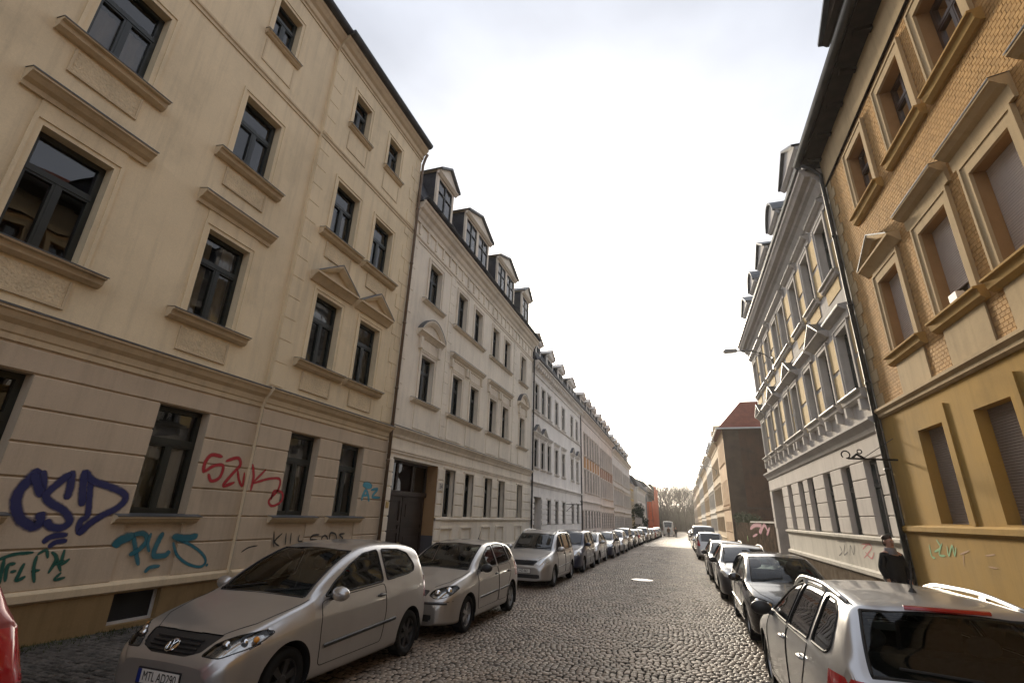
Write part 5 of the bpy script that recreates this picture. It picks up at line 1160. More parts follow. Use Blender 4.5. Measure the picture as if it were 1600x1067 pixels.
        q.tube([(cx+.18*math.cos(t*.3142), cy+.18*math.sin(t*.3142)*.45, cz+.18*math.sin(t*.3142)*.89) for t in range(21)], .016, 6, cap=False); q.tube([(cx-.16, cy, cz), (cx+.16, cy, cz)], .02, 6); q.build('steering_wheel', M_cabin, root)
    f = S.get('extras')
    if f: f(dict(root=root, onside=onside, onfront=onfront, ontop=ontop, L=L, W=W, yoff=yoff, pm=pm, lod=lod, zt=zt))
    return root
def copy_tree(o, parent=None):
    n = o.copy(); COL.objects.link(n); n.parent = parent
    for ch in o.children: copy_tree(ch, n)
    return n
def recolor(o, old, new):
    if o.type == 'MESH' and any(m is old for m in o.data.materials):
        key = ('rec', o.data.name, new.name)
        if key not in WCACHE:
            me = o.data.copy()
            for i, m in enumerate(me.materials):
                if m is old: me.materials[i] = new
            WCACHE[key] = me
        o.data = WCACHE[key]
    for ch in o.children: recolor(ch, old, new)
def place(o, x, y, face_cam=True, dz=0.0, yaw=0.0, label=None, cat='car', group=None):
    o.location = (x, y, gz(y)+dz); o.rotation_euler = (-SLOPE if face_cam else SLOPE, 0, (0 if face_cam else math.pi)+yaw)
    return tag(o, label, cat, group)
def plate(k, txt, z, front=True, y=None, w=.52):
    """euro number plate: white field, blue end, black characters, dark holder"""
    s = 1 if front else -1; p = k['onfront'](0, z, s); yy = p.y-s*.012; hold = MB(); hold.box(-w/2-.012, w/2+.012, min(yy, yy+s*.012), max(yy, yy+s*.012), z-.067, z+.067); h = hold.build('plate_holder', M_plast, k['root'])
    q = MB(); a, b = sorted((yy-s*.004, yy)); q.box(-w/2, w/2, a, b, z-.055, z+.055); pl_ = q.build('number_plate', plain('plate_white', (.75, .75, .72), .35), h)
    q = MB(); a, b = sorted((yy-s*.0055, yy)); x0 = -w/2 if s > 0 else w/2-.045; x0 = -w/2 if front else w/2-.045
    q.box(x0, x0+.045, a, b, z-.055, z+.055); q.build('plate_band', plain('plate_blue', (.01, .03, .25), .35), h)
    if txt: inst('plate_lettering', textmesh(txt, .105, 'plate_lettering', plain('plate_black', (.01, .01, .01), .4), .0006, .80), h, (.022*s, yy-s*.006, z), (math.pi/2, 0, 0 if front else math.pi))
def emblem(k, z, r=.055, mat=None, x=0):
    p = k['onfront'](x, z); p2 = k['onfront'](x, z+.03); tilt = math.atan2(p2.y-p.y, .03); tl = min(max(tilt, 0), .9); q = MB(); mat = mat or M_chrome
    T = lambda a, b: (p.x+a, p.y-.022+b*math.sin(tl), p.z+b*math.cos(tl))
    q.tube([T(r*math.cos(t*.2618), r*math.sin(t*.2618)) for t in range(25)], r*.1, 6, cap=False)
    q.tube([T(-r*.45, r*.85), T(0, r*.12), T(r*.45, r*.85)], r*.09, 5); q.tube([T(-r*.82, r*.4), T(-r*.4, -r*.75), T(0, -r*.02), T(r*.4, -r*.75), T(r*.82, r*.4)], r*.09, 5); q.build('emblem', mat, k['root'])
def rails(k, y0, y1, x, mat, h=.05, r=.017):
    for s in (1, -1):
        pts = [k['ontop'](s*x, y0+(y1-y0)*t/14) for t in range(15)]; q = MB(); n = len(pts)
        q.tube([p+Vector((0, 0, h*min(1, 3.2*min(i/(n-1), 1-i/(n-1))+.12))) for i, p in enumerate(pts)], r, 8); o = q.build('roof_rail', mat, k['root'], smooth=True)
        for i in (5, 10): q = MB(); p = pts[i]; q.box(p.x-.014, p.x+.014, p.y-.05, p.y+.05, p.z-.01, p.z+h-.008); q.build('rail_foot', mat, o)
def bars(k, z0, z1, hwid, n, front=True, mat=None):
    s = 1 if front else -1
    for i in range(n):
        z = z0+(z1-z0)*(i+.5)/n; q = MB(); q.tube([k['onfront'](x, z, s)+Vector((0, -s*.004, 0)) for x in np.linspace(-hwid, hwid, 13)], .009, 5); q.build('grille_bar', mat or M_plast, k['root'])
def antenna(k, y, h=.25, lean=.12):
    p = k['ontop'](0, y); q = MB(); q.tube([p, p+Vector((0, 0, .03))], [.03, .012], 8); q.tube([p+Vector((0, 0, .02)), p+Vector((0, lean, h))], [.007, .005], 6); q.build('antenna', M_plast, k['root'])
SILVER = paint('silver_paint', (0.52, 0.505, 0.49)); SILVER2 = paint('silver_beige_paint', (0.50, 0.475, 0.445)); SILVER3 = paint('bright_silver_paint', (0.52, 0.52, 0.525)); BLACK = paint('black_paint', (0.012, 0.012, 0.013), .1, .25); ANTH = paint('anthracite_paint', (0.03, 0.032, 0.037), .2); NAVY = paint('navy_paint', (0.015, 0.021, 0.05), .15); GREY = paint('grey_paint', (0.16, 0.165, 0.17)); REDP = paint('red_paint', (0.22, 0.012, 0.015), .2); WHITE = paint('white_paint', (0.62, 0.62, 0.6), 0, .3)
# ---- three-door hatchback
def fox_extras(k):
    plate(k, 'MTL AD290', .40); emblem(k, .655, .062); bars(k, .60, .72, .30, 4); 
    q = MB(); q.box(-.62, .62, -k['yoff']-.004, -k['yoff']+.05, .20, .27); q.build('lower_grille', M_plast, k['root'])
FOX = dict(L=3.83, W=1.66, axles=(.74, 3.205), R=.293, arch=.348, wheel='dark', zt=[(0, .53), (.02, .575), (.08, .655), (.2, .745), (.45, .835), (.75, .915), (1.04, .99), (1.25, 1.13), (1.6, 1.325), (1.93, 1.455), (2.2, 1.515), (2.55, 1.54), (3.0, 1.53), (3.35, 1.485), (3.52, 1.43), (3.6, 1.34), (3.7, 1.12), (3.76, .95), (3.8, .8), (3.83, .58)],
    belt=[(0, .80), (1.0, .945), (2.0, .985), (3.2, 1.05), (3.83, 1.08)], wr=.565, screen=(1.06, 1.93), rear=(3.55, 3.72),
    side_windows=[[(1.26, .985), (1.45, 1.115), (1.78, 1.29), (2.08, 1.40), (2.42, 1.435), (2.44, 1.04)], [(2.53, 1.05), (2.52, 1.435), (2.95, 1.42), (3.2, 1.36), (3.34, 1.2), (3.3, 1.12), (3.1, 1.085)]],
    doors=[[(1.20, .32), (1.17, .7), (1.19, .93), (1.27, .955), (2.46, 1.015), (2.5, .7), (2.44, .33)]],
    faces=[('headlight', [(.40, .605), (.47, .70), (.60, .755), (.735, .785), (.785, .745), (.755, .665), (.6, .60)], dict(depth=.52)), ('grille', [(-.46, .75), (.46, .75), (.38, .63), (.22, .585), (-.22, .585), (-.38, .63)], dict(depth=.32, sym=False)),
           ('tail_light', [(.64, .72), (.84, .72), (.84, 1.02), (.70, 1.02)], dict(front=False, depth=.22))],
    bulbs=[(-.06, .05, 0.0), (.05, .042, .02)], amber=True, seams_top=[[(.43, .22), (.60, .45), (.68, .8), (.70, 1.05)]],
    mould=[(1.25, 2.75, .50, .555, .022)], mirror=(1.32, 1.0), handle_z=.885, seat_y=2.2, extras=fox_extras)
fox = place(make_car(FOX, pm=SILVER), -4.74, 3.95+3.83/2, label='silver three-door hatchback with plate MTL AD290, nearest car on the left', group='cars parked on the left')
# ---- five-door hatchback
def polo_extras(k):
    emblem(k, .665, .05); bars(k, .61, .70, .24, 2); antenna(k, 3.1, .28, .2)
    if k['lod'] == 0: plate(k, '', .45)
HATCH = dict(L=3.92, W=1.65, axles=(.80, 3.27), R=.295, arch=.345, wheel='alloy', zt=[(0, .54), (.02, .585), (.08, .665), (.22, .755), (.5, .845), (.9, .93), (1.1, .975), (1.35, 1.12), (1.7, 1.295), (2.0, 1.405), (2.3, 1.45), (2.7, 1.462), (3.1, 1.44), (3.4, 1.39), (3.54, 1.33), (3.68, 1.12), (3.79, .95), (3.87, .8), (3.92, .58)],
    belt=[(0, .80), (1.0, .935), (2.0, .965), (3.2, 1.0), (3.92, 1.02)], wr=.56, screen=(1.12, 1.98), rear=(3.50, 3.74),
    side_windows=[[(1.34, .975), (1.52, 1.09), (1.85, 1.25), (2.1, 1.345), (2.3, 1.37), (2.3, 1.0)], [(2.38, 1.0), (2.38, 1.375), (2.75, 1.38), (3.06, 1.355), (3.12, 1.03)], [(3.2, 1.04), (3.15, 1.345), (3.3, 1.315), (3.46, 1.12)]],
    doors=[[(1.24, .32), (1.22, .7), (1.26, .945), (2.33, .98), (2.36, .6), (2.32, .33)], [(2.36, .33), (2.39, .6), (2.36, .98), (3.14, 1.0), (3.14, .8), (2.98, .6), (2.88, .33)]],
    faces=[('headlight', [(.38, .64), (.42, .71), (.58, .765), (.71, .785), (.77, .73), (.73, .655), (.62, .61), (.5, .60)], dict(depth=.5)), ('grille', [(-.36, .71), (.36, .71), (.33, .625), (-.33, .625)], dict(depth=.3, sym=False)), ('lower_grille', [(-.5, .36), (.5, .36), (.44, .26), (-.44, .26)], dict(depth=.2, sym=False)),
           ('tail_light', [(.60, .72), (.84, .72), (.84, 1.0), (.66, 1.0)], dict(front=False, depth=.45))],
    bulbs=[(-.10, .058, -.01), (.045, .07, .015)], seams_top=[[(.40, .22), (.58, .45), (.66, .8), (.68, 1.08)]], seams_front=[[(-.76, .56), (-.4, .545), (.4, .545), (.76, .56)]], mould=[(1.3, 2.28, .5, .53, .02), (2.42, 3.0, .53, .545, .02), ], mirror=(1.4, .985), mirror_mat=M_plast, handle_z=.84, seat_y=2.15, extras=polo_extras)
def bumper_strip(k, z=.53):
    q = MB(); pts = [k['onfront'](x, z)+Vector((0, -.004, 0)) for x in np.linspace(-.7, .7, 29)]; q.tube(pts, .018, 6); q.build('bumper_strip', M_plast, k['root'])
def polo2(k): polo_extras(k); bumper_strip(k)
HATCH['extras'] = polo2
polo = place(make_car(HATCH, pm=SILVER2), -4.56, 8.15+1.96, label='silver beige five-door hatchback with twin round headlights, parked behind the three-door car', group='cars parked on the left')
# ---- tall small van-like car
def mpv_extras(k):
    bars(k, .62, .74, .36, 3); plate(k, 'L HZ 862', .47) if k['lod'] < 2 else None
    if not k.get('norail'): rails(k, 1.85, 3.75, .58, M_alloy)
MPV = dict(L=4.2, W=1.69, axles=(.86, 3.48), R=.30, arch=.352, wheel='cap', zt=[(0, .57), (.02, .62), (.08, .71), (.2, .81), (.45, .89), (.85, .97), (1.05, 1.02), (1.3, 1.19), (1.6, 1.39), (1.8, 1.5), (2.1, 1.575), (2.6, 1.61), (3.3, 1.60), (3.8, 1.56), (3.95, 1.50), (4.05, 1.25), (4.13, 1.0), (4.17, .8), (4.2, .58)],
    belt=[(0, .82), (1.0, .98), (2.0, 1.02), (2.4, .99), (4.2, .99)], wr=.60, screen=(1.07, 1.80), rear=(3.94, 4.11), rw_in=.1,
    side_windows=[[(1.30, 1.03), (1.5, 1.17), (1.75, 1.36), (1.95, 1.45), (2.28, 1.48), (2.3, 1.06)], [(2.4, 1.02), (2.38, 1.5), (2.9, 1.52), (3.25, 1.51), (3.27, 1.03)], [(3.36, 1.04), (3.34, 1.51), (3.7, 1.48), (3.86, 1.2), (3.84, 1.06)]],
    doors=[[(1.25, .33), (1.22, .7), (1.26, .99), (2.33, 1.0), (2.36, .6), (2.32, .33)], [(2.36, .33), (2.39, .6), (2.36, .98), (3.3, .98), (3.3, .85), (3.1, .6), (3.0, .33)]],
    faces=[('headlight', [(.42, .68), (.5, .80), (.64, .85), (.74, .865), (.785, .8), (.74, .70), (.56, .64)], dict(depth=.55)), ('grille', [(-.44, .76), (.44, .76), (.36, .62), (-.36, .62)], dict(depth=.3, sym=False)), ('lower_grille', [(-.56, .38), (.56, .38), (.5, .27), (-.5, .27)], dict(depth=.2, sym=False)),
           ('tail_light', [(.60, .80), (.84, .80), (.80, 1.16), (.72, 1.2), (.66, 1.1)], dict(front=False, depth=.5))],
    bulbs=[(0, .06, 0)], seams_top=[[(.44, .22), (.60, .5), (.68, .9)]], mould=[(1.3, 2.28, .52, .55, .018), (2.42, 3.1, .55, .57, .018)], mirror=(1.36, 1.04), handle_z=.9, seat_y=2.2, extras=mpv_extras)
mpv = place(make_car(MPV, pm=SILVER, lod=1), -4.72, 15.3+2.1, label='silver tall van-like car with roof rails, third car on the left', group='cars parked on the left')
# ---- silver estate seen from behind, nearest on the right
def est_extras(k):
    rails(k, 1.75, 3.92, .585, M_alloy, .055, .02); antenna(k, 3.55, .24, .10); bars(k, .6, .72, .3, 3)
    if k['lod'] == 0:
        p = k['onfront'](0, 1.375, -1); q = MB(); q.tube([k['onfront'](x, 1.392, -1)+Vector((0, .006, 0)) for x in np.linspace(-.26, .26, 15)], .017, 6); q.build('brake_light', M_red, k['root'])
        plate(k, '', .80, False)
        q = MB(); q.tube([k['onfront'](x, 1.0+.05*(x+.4), -1)+Vector((0, .012, 0)) for x in np.linspace(0, .45, 8)], .009, 5); q.tube([k['onfront'](0, .985, -1), k['onfront'](0, .985, -1)+Vector((0, .03, .01))], .02, 8); q.build('rear_wiper', M_rubber, k['root'])
        for s in (1, -1): q = MB(); q.tube([k['ontop'](s*.575, y)+Vector((0, 0, .001)) for y in np.linspace(1.9, 4.02, 20)], .006, 5); q.build('roof_seam', M_rubber, k['root'])
ESTATE = dict(L=4.57, W=1.77, axles=(.92, 3.50), R=.315, arch=.365, wheel='alloy', zt=[(0, .55), (.02, .6), (.08, .68), (.22, .77), (.55, .86), (1.0, .935), (1.22, .975), (1.5, 1.11), (1.85, 1.27), (2.15, 1.385), (2.45, 1.445), (2.85, 1.468), (3.4, 1.462), (3.8, 1.44), (4.06, 1.41), (4.12, 1.37), (4.27, 1.18), (4.40, .99), (4.48, .93), (4.53, .8), (4.57, .6)],
    belt=[(0, .82), (1.1, .94), (2.0, .965), (3.5, .995), (4.57, 1.0)], wr=.575, screen=(1.24, 2.12), rear=(4.105, 4.40), rw_in=.03,
    side_windows=[[(1.46, .98), (1.68, 1.10), (2.0, 1.255), (2.25, 1.345), (2.52, 1.385), (2.54, 1.0)], [(2.62, 1.0), (2.61, 1.39), (3.1, 1.40), (3.36, 1.39), (3.48, 1.02)], [(3.58, 1.03), (3.47, 1.385), (3.75, 1.365), (3.93, 1.30), (4.08, 1.08), (4.02, 1.03)]],
    doors=[[(1.36, .32), (1.34, .7), (1.38, .95), (2.56, .98), (2.58, .6), (2.54, .33)], [(2.58, .33), (2.61, .6), (2.6, .98), (3.5, .99), (3.42, .8), (3.22, .6), (3.1, .33)]],
    faces=[('headlight', [(.42, .65), (.48, .74), (.66, .81), (.8, .84), (.84, .76), (.78, .67), (.6, .63)], dict(depth=.8)), ('grille', [(-.38, .74), (.38, .74), (.33, .6), (-.33, .6)], dict(depth=.3, sym=False)),
           ('tail_light', [(.42, .945), (.90, .955), (.90, .66), (.70, .66), (.66, .78), (.45, .84)], dict(front=False, depth=.45))],
    bulbs=[(0, .06, 0)], seams_top=[[(.44, .22), (.62, .5), (.70, 1.0)]], mirror=(1.55, .99), mirror_mat=M_plast, handle_z=.86, handle_paint=True, seat_y=2.4, bench_y=3.35, extras=est_extras)
octa = place(make_car(ESTATE, pm=SILVER3), 1.79, 4.27+4.57/2, False, label='silver estate car seen from behind with roof rails, nearest on the right', group='cars parked on the right')
# ---- shared lower-detail models for the rest of both rows
CMP = {k: v for k, v in HATCH.items()}; CMP['extras'] = lambda k: bars(k, .61, .70, .24, 2); CMP['mirror_mat'] = None
M1 = dict(MPV); M1['extras'] = lambda k: bars(k, .62, .74, .36, 3)
E1s = dict(ESTATE); E1s['extras'] = lambda k: (rails(k, 1.75, 3.92, .585, M_plast, .05, .02), bars(k, .6, .72, .3, 3), plate(k, '', .45) if k['lod'] < 2 else None)
KEYP = paint('key_paint', (0.3, 0.3, 0.3)); lib = {}
def stock(kind, lod):
    if (kind, lod) not in lib: lib[(kind, lod)] = [make_car(dict(c=CMP, m=M1, e=E1s)[kind], pm=KEYP, lod=lod), False]
    ent = lib[(kind, lod)]
    if ent[1]: return copy_tree(ent[2])
    ent[1] = True; ent[2:] = [ent[0]]; return copy_tree(ent[0])
def park(kind, lod, col, x, y, fc, scale, label, group):
    o = stock(kind, lod); recolor(o, KEYP, col); place(o, x, y, fc, label=label, group=group); o.scale = scale; return o
GL, GR = 'cars parked on the left', 'cars parked on the right'
park('m', 1, NAVY, -4.72, 22.5, True, (1.0, .97, .99), 'dark blue tall car behind the silver van-like car', GL)
park('c', 1, SILVER3, -4.85, 27.3, True, (1.04, 1.07, 1.0), 'bright silver hatchback behind the dark blue tall car, fifth on the left', GL)
park('e', 1, NAVY, -4.75, 32.4, True, (1, .97, 1), 'dark blue estate car, sixth on the left', GL)
seq = [('c', SILVER, 'silver hatchback'), ('m', BLACK, 'black tall car'), ('c', ANTH, 'anthracite hatchback'), ('e', SILVER, 'silver estate car'), ('c', BLACK, 'black hatchback'), ('m', GREY, 'grey tall car'), ('e', NAVY, 'navy estate car'), ('c', WHITE, 'white hatchback'), ('c', REDP, 'dark red hatchback'), ('e', ANTH, 'anthracite estate car'), ('c', SILVER, 'silver hatchback'), ('m', BLACK, 'black tall car')]
nth = ['seventh', 'eighth', 'ninth', 'tenth', 'eleventh', 'twelfth', 'thirteenth', 'fourteenth', 'fifteenth', 'sixteenth', 'seventeenth', 'eighteenth']
y = 37.6
for i, (kd, cl, nm) in enumerate(seq):
    park(kd, 2, cl, -4.75+random.uniform(-.08, .08)+max(0, i-4)*.06, y, i % 5 != 3, (1, random.uniform(.98, 1.04), random.uniform(.98, 1.03)), '%s parked on the left, %s from the camera' % (nm, nth[i]), GL); y += random.uniform(5.0, 5.6)
y += 0
park('c', 1, REDP, -4.86, 2.51-1.95, True, (1.03, 1, 1.14), 'red car with tall tail lamp, cut off by the left edge', GL)
park('c', 0, BLACK, 1.84, 10.2+2.0, True, (1.02, 1.04, .98), 'black hatchback facing the camera, parked ahead of the silver estate', GR)
park('e', 1, ANTH, 1.75, 15.6+2.2, True, (.98, .95, .98), 'anthracite estate with roof rails facing the camera, third on the right', GR)
park('e', 1, BLACK, 1.70, 20.9+2.2, True, (.97, .95, .97), 'black estate hidden behind the anthracite one, fourth on the right', GR)
park('m', 1, SILVER3, 1.62, 34.2+2.1, False, (1, 1, 1.02), 'pale silver tall hatchback seen from behind with upright red lamps', GR)
rs = [('c', GREY, 'grey hatchback'), ('e', SILVER, 'silver estate car'), ('c', BLACK, 'black hatchback'), ('c', WHITE, 'white hatchback'), ('m', ANTH, 'anthracite tall car'), ('c', REDP, 'red hatchback'), ('e', SILVER, 'silver estate car')]
nth2 = ['sixth', 'eighth', 'ninth', 'tenth', 'eleventh', 'twelfth', 'thirteenth']
ys_ = [41.5, 53.5, 59, 64.5, 70, 75.5, 81]
for i, (kd, cl, nm) in enumerate(rs): park(kd, 2, cl, 1.68+random.uniform(-.06, .06), ys_[i], i % 2 == 0, (1, 1, 1), '%s parked on the right, %s from the camera' % (nm, nth2[i]), GR)
for k, ent in lib.items():      # unplaced masters are not part of the street
    def kill(o):
        for ch in list(o.children): kill(ch)
        bpy.data.objects.remove(o)
    kill(ent[0])
# ---- vans
VAN = dict(L=5.0, W=1.95, axles=(.95, 3.9), R=.33, arch=.375, wheel='dark', zt=[(0, .7), (.02, .76), (.08, .9), (.25, 1.02), (.6, 1.12), (.9, 1.22), (1.2, 1.5), (1.55, 1.85), (1.8, 1.97), (2.2, 2.03), (3.5, 2.04), (4.7, 2.02), (4.88, 1.95), (4.95, 1.5), (4.98, 1.0), (5.0, .6)], belt=[(0, .95), (1, 1.12), (5, 1.15)], wr=.82, screen=(.95, 1.6), rear=(4.87, 4.95), rw_in=.12,
    side_windows=[[(1.25, 1.2), (1.5, 1.5), (1.75, 1.75), (2.2, 1.78), (2.2, 1.2)]], doors=[[(1.1, .35), (1.1, 1.12), (2.25, 1.15), (2.25, .35)]], faces=[('headlight', [(.55, .72), (.6, .88), (.85, .95), (.93, .9), (.9, .74)], dict(depth=.6)), ('grille', [(-.5, .85), (.5, .85), (.45, .68), (-.45, .68)], dict(depth=.3, sym=False)), ('tail_light', [(.78, .8), (.98, .8), (.98, 1.3), (.84, 1.3)], dict(front=False, depth=.3))], bulbs=[(0, .07, 0)], mirror=(1.25, 1.28), mirror_mat=M_plast, handle_z=1.05)
van = place(make_car(VAN, 'parked_van', GREY, 2), 1.75, 47.5, True, label='tall grey van facing the camera in the right row', cat='van', group=GR)
wv = place(make_car(VAN, 'white_van', WHITE, 2), -2.55, 108, False, label='tall white van standing at the far end of the street', cat='van'); wv.scale = (1.1, 1.15, 1.35)
# ================================================================== SMALL THINGS, PEOPLE, TREES, AIR
# ---- wall lamps on long arms
def wall_lamp(u, zb, xh, zh, label):
    r = tag(empty('wall_lamp', (4.95, u, zb)), label, 'street lamp'); X = lambda x, z: (x-4.95, 0, z-zb)
    q = MB(); q.tube([X(4.95, zb-.35), X(4.93, zb), X(4.6, zb+.3), X(xh+.5, zh+.02), X(xh, zh)], .03, 8); q.build('arm', M_lead, r, smooth=True)
    q = MB(); x = xh-4.95; z = zh-zb; q.extr([(x-.62, -.14, z+.03), (x-.5, -.14, z+.12), (x+.02, -.14, z+.1), (x+.05, -.14, z-.02), (x-.58, -.14, z-.03)], (0, .28, 0)); h = q.build('lamp_head', surf('lamp_grey', (.3, .3, .3), .5, .1, 4), r)
    q = MB(); q.box(x-.55, x-.08, -.11, .11, z-.06, z-.032); q.build('lamp_glass', plain('lamp_cover', (.5, .5, .48), .3), h)
    q = MB(); q.box(-.02, .05, -.08, .08, -.5, .1); q.build('wall_plate', M_lead, r)
wall_lamp(25.6, 9.62, 3.35, 10.15, 'grey street lamp on a long arm fixed to the grey house')
wall_lamp(71.0, 8.3, 3.5, 8.8, 'small far street lamp on the terrace beyond the brown house')
# ---- manhole cover
r = tag(empty('manhole_cover', (-1.54, 20.0, gz(20)+.004)), 'round pale manhole cover set in the cobbles', 'manhole cover'); r.rotation_euler = (-SLOPE, 0, 0)
M_iron = surf('worn_iron', (.30, .28, .26), .35, .2, 6, metal=.6, bump=.4, bs=30)
q = MB(); q.lathe([(-.03, .40), (.004, .40), (.012, .385), (.012, .35), (.004, .345)], 'z', n=36); q.build('rim', M_iron, r); q = MB(); q.lathe([(.004, .343), (.010, .335), (.011, .2), (.016, .19), (.016, .15), (.011, .14), (.011, .001)], 'z', n=36)
q.build('lid', M_iron, r)
# ---- notice board by the bush
r = tag(empty('notice_board', (-7.0, 90.5, gz(90))), 'small white notice board in front of the evergreen bush', 'sign')
for x in (-.45, .45): q = MB(); q.tube([(x, 0, 0), (x, 0, 3.1)], .035, 6); q.build('post', M_lead, r)
q = MB(); q.box(-.6, .6, -.06, -.03, 2.0, 3.0); q.build('board', plain('board_white', (.6, .56, .52), .5), r)

# ---- people
def person(name, loc, rz, height, label, coat, trousers, hairc, stride=.18, long_coat=True, group=None, collar=None):
    s = height/1.75; M_skin = plain('skin', (0.42, 0.235, 0.17), .55)
    def skin(nm, V_, E_, R_, mat, parent, root=0, sub=2):
        me = bpy.data.meshes.new(nm); me.from_pydata([tuple(c*s for c in v) for v in V_], E_, []); me.materials.append(mat); o = bpy.data.objects.new(nm, me); link(o, parent)
        md = o.modifiers.new('Skin', 'SKIN'); md.use_smooth_shade = True
        if not me.skin_vertices:
            me.attributes.new('x', 'FLOAT', 'POINT')
        for i, r_ in enumerate(R_):
            sv = me.skin_vertices[0].data[i]; sv.radius = tuple(c*s for c in (r_ if isinstance(r_, tuple) else (r_, r_))); sv.use_root = (i == root)
        sb = o.modifiers.new('Sub', 'SUBSURF'); sb.levels = sub; sb.render_levels = sub; return o
    k = stride
    J = [(0, 0, .96), (0, .0, 1.12), (0, .0, 1.30), (0, .01, 1.43), (0, -.005, 1.51), (0, -.015, 1.585), (0, -.02, 1.665), (0, -.01, 1.72),
         (.09, 0, .92), (.10, -k, .52), (.10, -k*.9, .10), (.10, -k-.17, .035), (-.09, 0, .92), (-.10, k*.4, .50), (-.10, k*1.3, .13), (-.10, k*1.1-.14, .045),
         (.17, 0, 1.42), (.235, .03, 1.16), (.23, -.06, .93), (-.17, 0, 1.42), (-.235, .0, 1.16), (-.235, -.11, .94)]
    E_ = [(0, 1), (1, 2), (2, 3), (3, 4), (4, 5), (5, 6), (6, 7), (0, 8), (8, 9), (9, 10), (10, 11), (0, 12), (12, 13), (13, 14), (14, 15), (3, 16), (16, 17), (17, 18), (3, 19), (19, 20), (20, 21)]
    R_ = [(.13, .10), (.12, .095), (.145, .105), (.10, .08), (.055, .055), (.065, .075), (.078, .095), (.05, .06), .085, .055, .04, .03, .085, .055, .04, .03, .055, .042, .03, .055, .042, .03]
    n = len(J)
    for sg_, w in ((1, 18), (-1, 21)):      # hand: palm, thumb and four fingers, slightly curled
        bx_, by_, bz_ = J[w]; J.append((bx_+sg_*.002, by_-.012, bz_-.075)); E_.append((w, len(J)-1)); R_.append((.016, .036)); palm = len(J)-1
        for f in range(4):
            fy = by_-.045+f*.022; ln = (.07, .08, .076, .06)[f]; J += [(bx_+sg_*.004, fy, bz_-.085-ln*.55), (bx_-sg_*.012, fy-.006, bz_-.085-ln)]; m = len(J); E_ += [(palm, m-2), (m-2, m-1)]; R_ += [.0095, .008]
        J += [(bx_-sg_*.01, by_-.055, bz_-.075), (bx_-sg_*.02, by_-.07, bz_-.105)]; m = len(J); E_ += [(palm, m-2), (m-2, m-1)]; R_ += [.011, .009]
    body = skin('person', J, E_, R_, M_skin, None); body.location = loc; body.rotation_euler = (0, 0, rz); body.name = name
    tag(body, label, 'person', group)
    cz = .62 if long_coat else .86
    CV = [(0, 0, cz), (0, 0, 1.0), (0, 0, 1.22), (0, .0, 1.36), (0, .01, 1.455), (.165, 0, 1.385), (.25, .03, 1.16), (.24, -.06, .955), (-.165, 0, 1.385), (-.25, 0, 1.16), (-.245, -.11, .965)]
    CE = [(0, 1), (1, 2), (2, 3), (3, 4), (3, 5), (5, 6), (6, 7), (3, 8), (8, 9), (9, 10)]
    skin('coat', CV, CE, [(.24, .19), (.205, .155), (.20, .145), (.165, .12), (.10, .09), .078, .066, .052, .078, .066, .052], coat, body, 1)
    skin('trousers', [(0, 0, .95), (.09, 0, .90), (.10, -k, .52), (.10, -k*.9, .12), (-.09, 0, .90), (-.10, k*.4, .50), (-.10, k*1.3, .15)], [(0, 1), (1, 2), (2, 3), (0, 4), (4, 5), (5, 6)], [(.14, .11), .10, .075, .06, .10, .075, .06], trousers, body)
    for x_, y_, z_ in ((.10, -k*.9-.07, .05), (-.10, k*1.3-.06, .075)): q = MB(); q.ell((x_*s, y_*s, z_*s), (.05*s, .145*s, .05*s), 12, 8); q.build('shoe', M_plast, body, smooth=True)
    q = MB(); q.ell((0, .03*s, 1.712*s), (.088*s, .10*s, .07*s), 18, 12); q.ell((0, .045*s, 1.64*s), (.088*s, .07*s, .09*s), 16, 10); q.build('hair', hairc, body, smooth=True)
    q = MB(); q.ell((0, -.112*s, 1.635*s), (.014*s, .022*s, .026*s), 10, 8); q.build('nose', M_skin, body, smooth=True)
    for x_ in (.033, -.033): q = MB(); q.ell((x_*s, -.098*s, 1.658*s), (.014*s, .008*s, .007*s), 10, 6); q.build('eye', plain('eye_dark', (.03, .02, .015), .3), body, smooth=True)
    for x_ in (.082, -.082): q = MB(); q.ell((x_*s, -.005*s, 1.645*s), (.012*s, .024*s, .034*s), 10, 6); q.build('ear', M_skin, body, smooth=True)
    q = MB(); q.ell((0, -.098*s, 1.592*s), (.026*s, .008*s, .007*s), 10, 6); q.build('mouth', plain('lips', (.28, .10, .085), .5), body, smooth=True)
    if collar: q = MB(); q.lathe([(1.42*s, .12*s), (1.47*s, .105*s), (1.53*s, .10*s), (1.54*s, .085*s), (1.46*s, .08*s)], 'z', n=18); q.build('collar', collar, body, smooth=True)
    return body
COATB = surf('black_coat', (.012, .012, .014), .85, .2, 8); TRO = surf('dark_trousers', (.02, .022, .03), .9, .2, 8); HAIRB = surf('brown_hair', (.035, .018, .01), .7, .3, 20)
person('person', (3.90, 12.2, gz(12.2)+.118), .35, 1.75, 'person in a black jacket with grey hood walking on the right pavement', COATB, TRO, HAIRB, collar=surf('grey_hood', (.2, .19, .2), .9, .1, 9), long_coat=False)
person('person', (-2.2, 92.0, gz(92)), .1, 1.8, 'distant person in brownish jacket walking in the road, left of the pair', surf('brown_coat', (.10, .055, .035), .9, .2, 8), TRO, HAIRB, .2, False, 'people walking far down the street')
person('person', (-1.05, 94.0, gz(94)), -.1, 1.76, 'distant person in dark clothes walking in the road, right of the pair', COATB, TRO, HAIRB, .16, True, 'people walking far down the street')

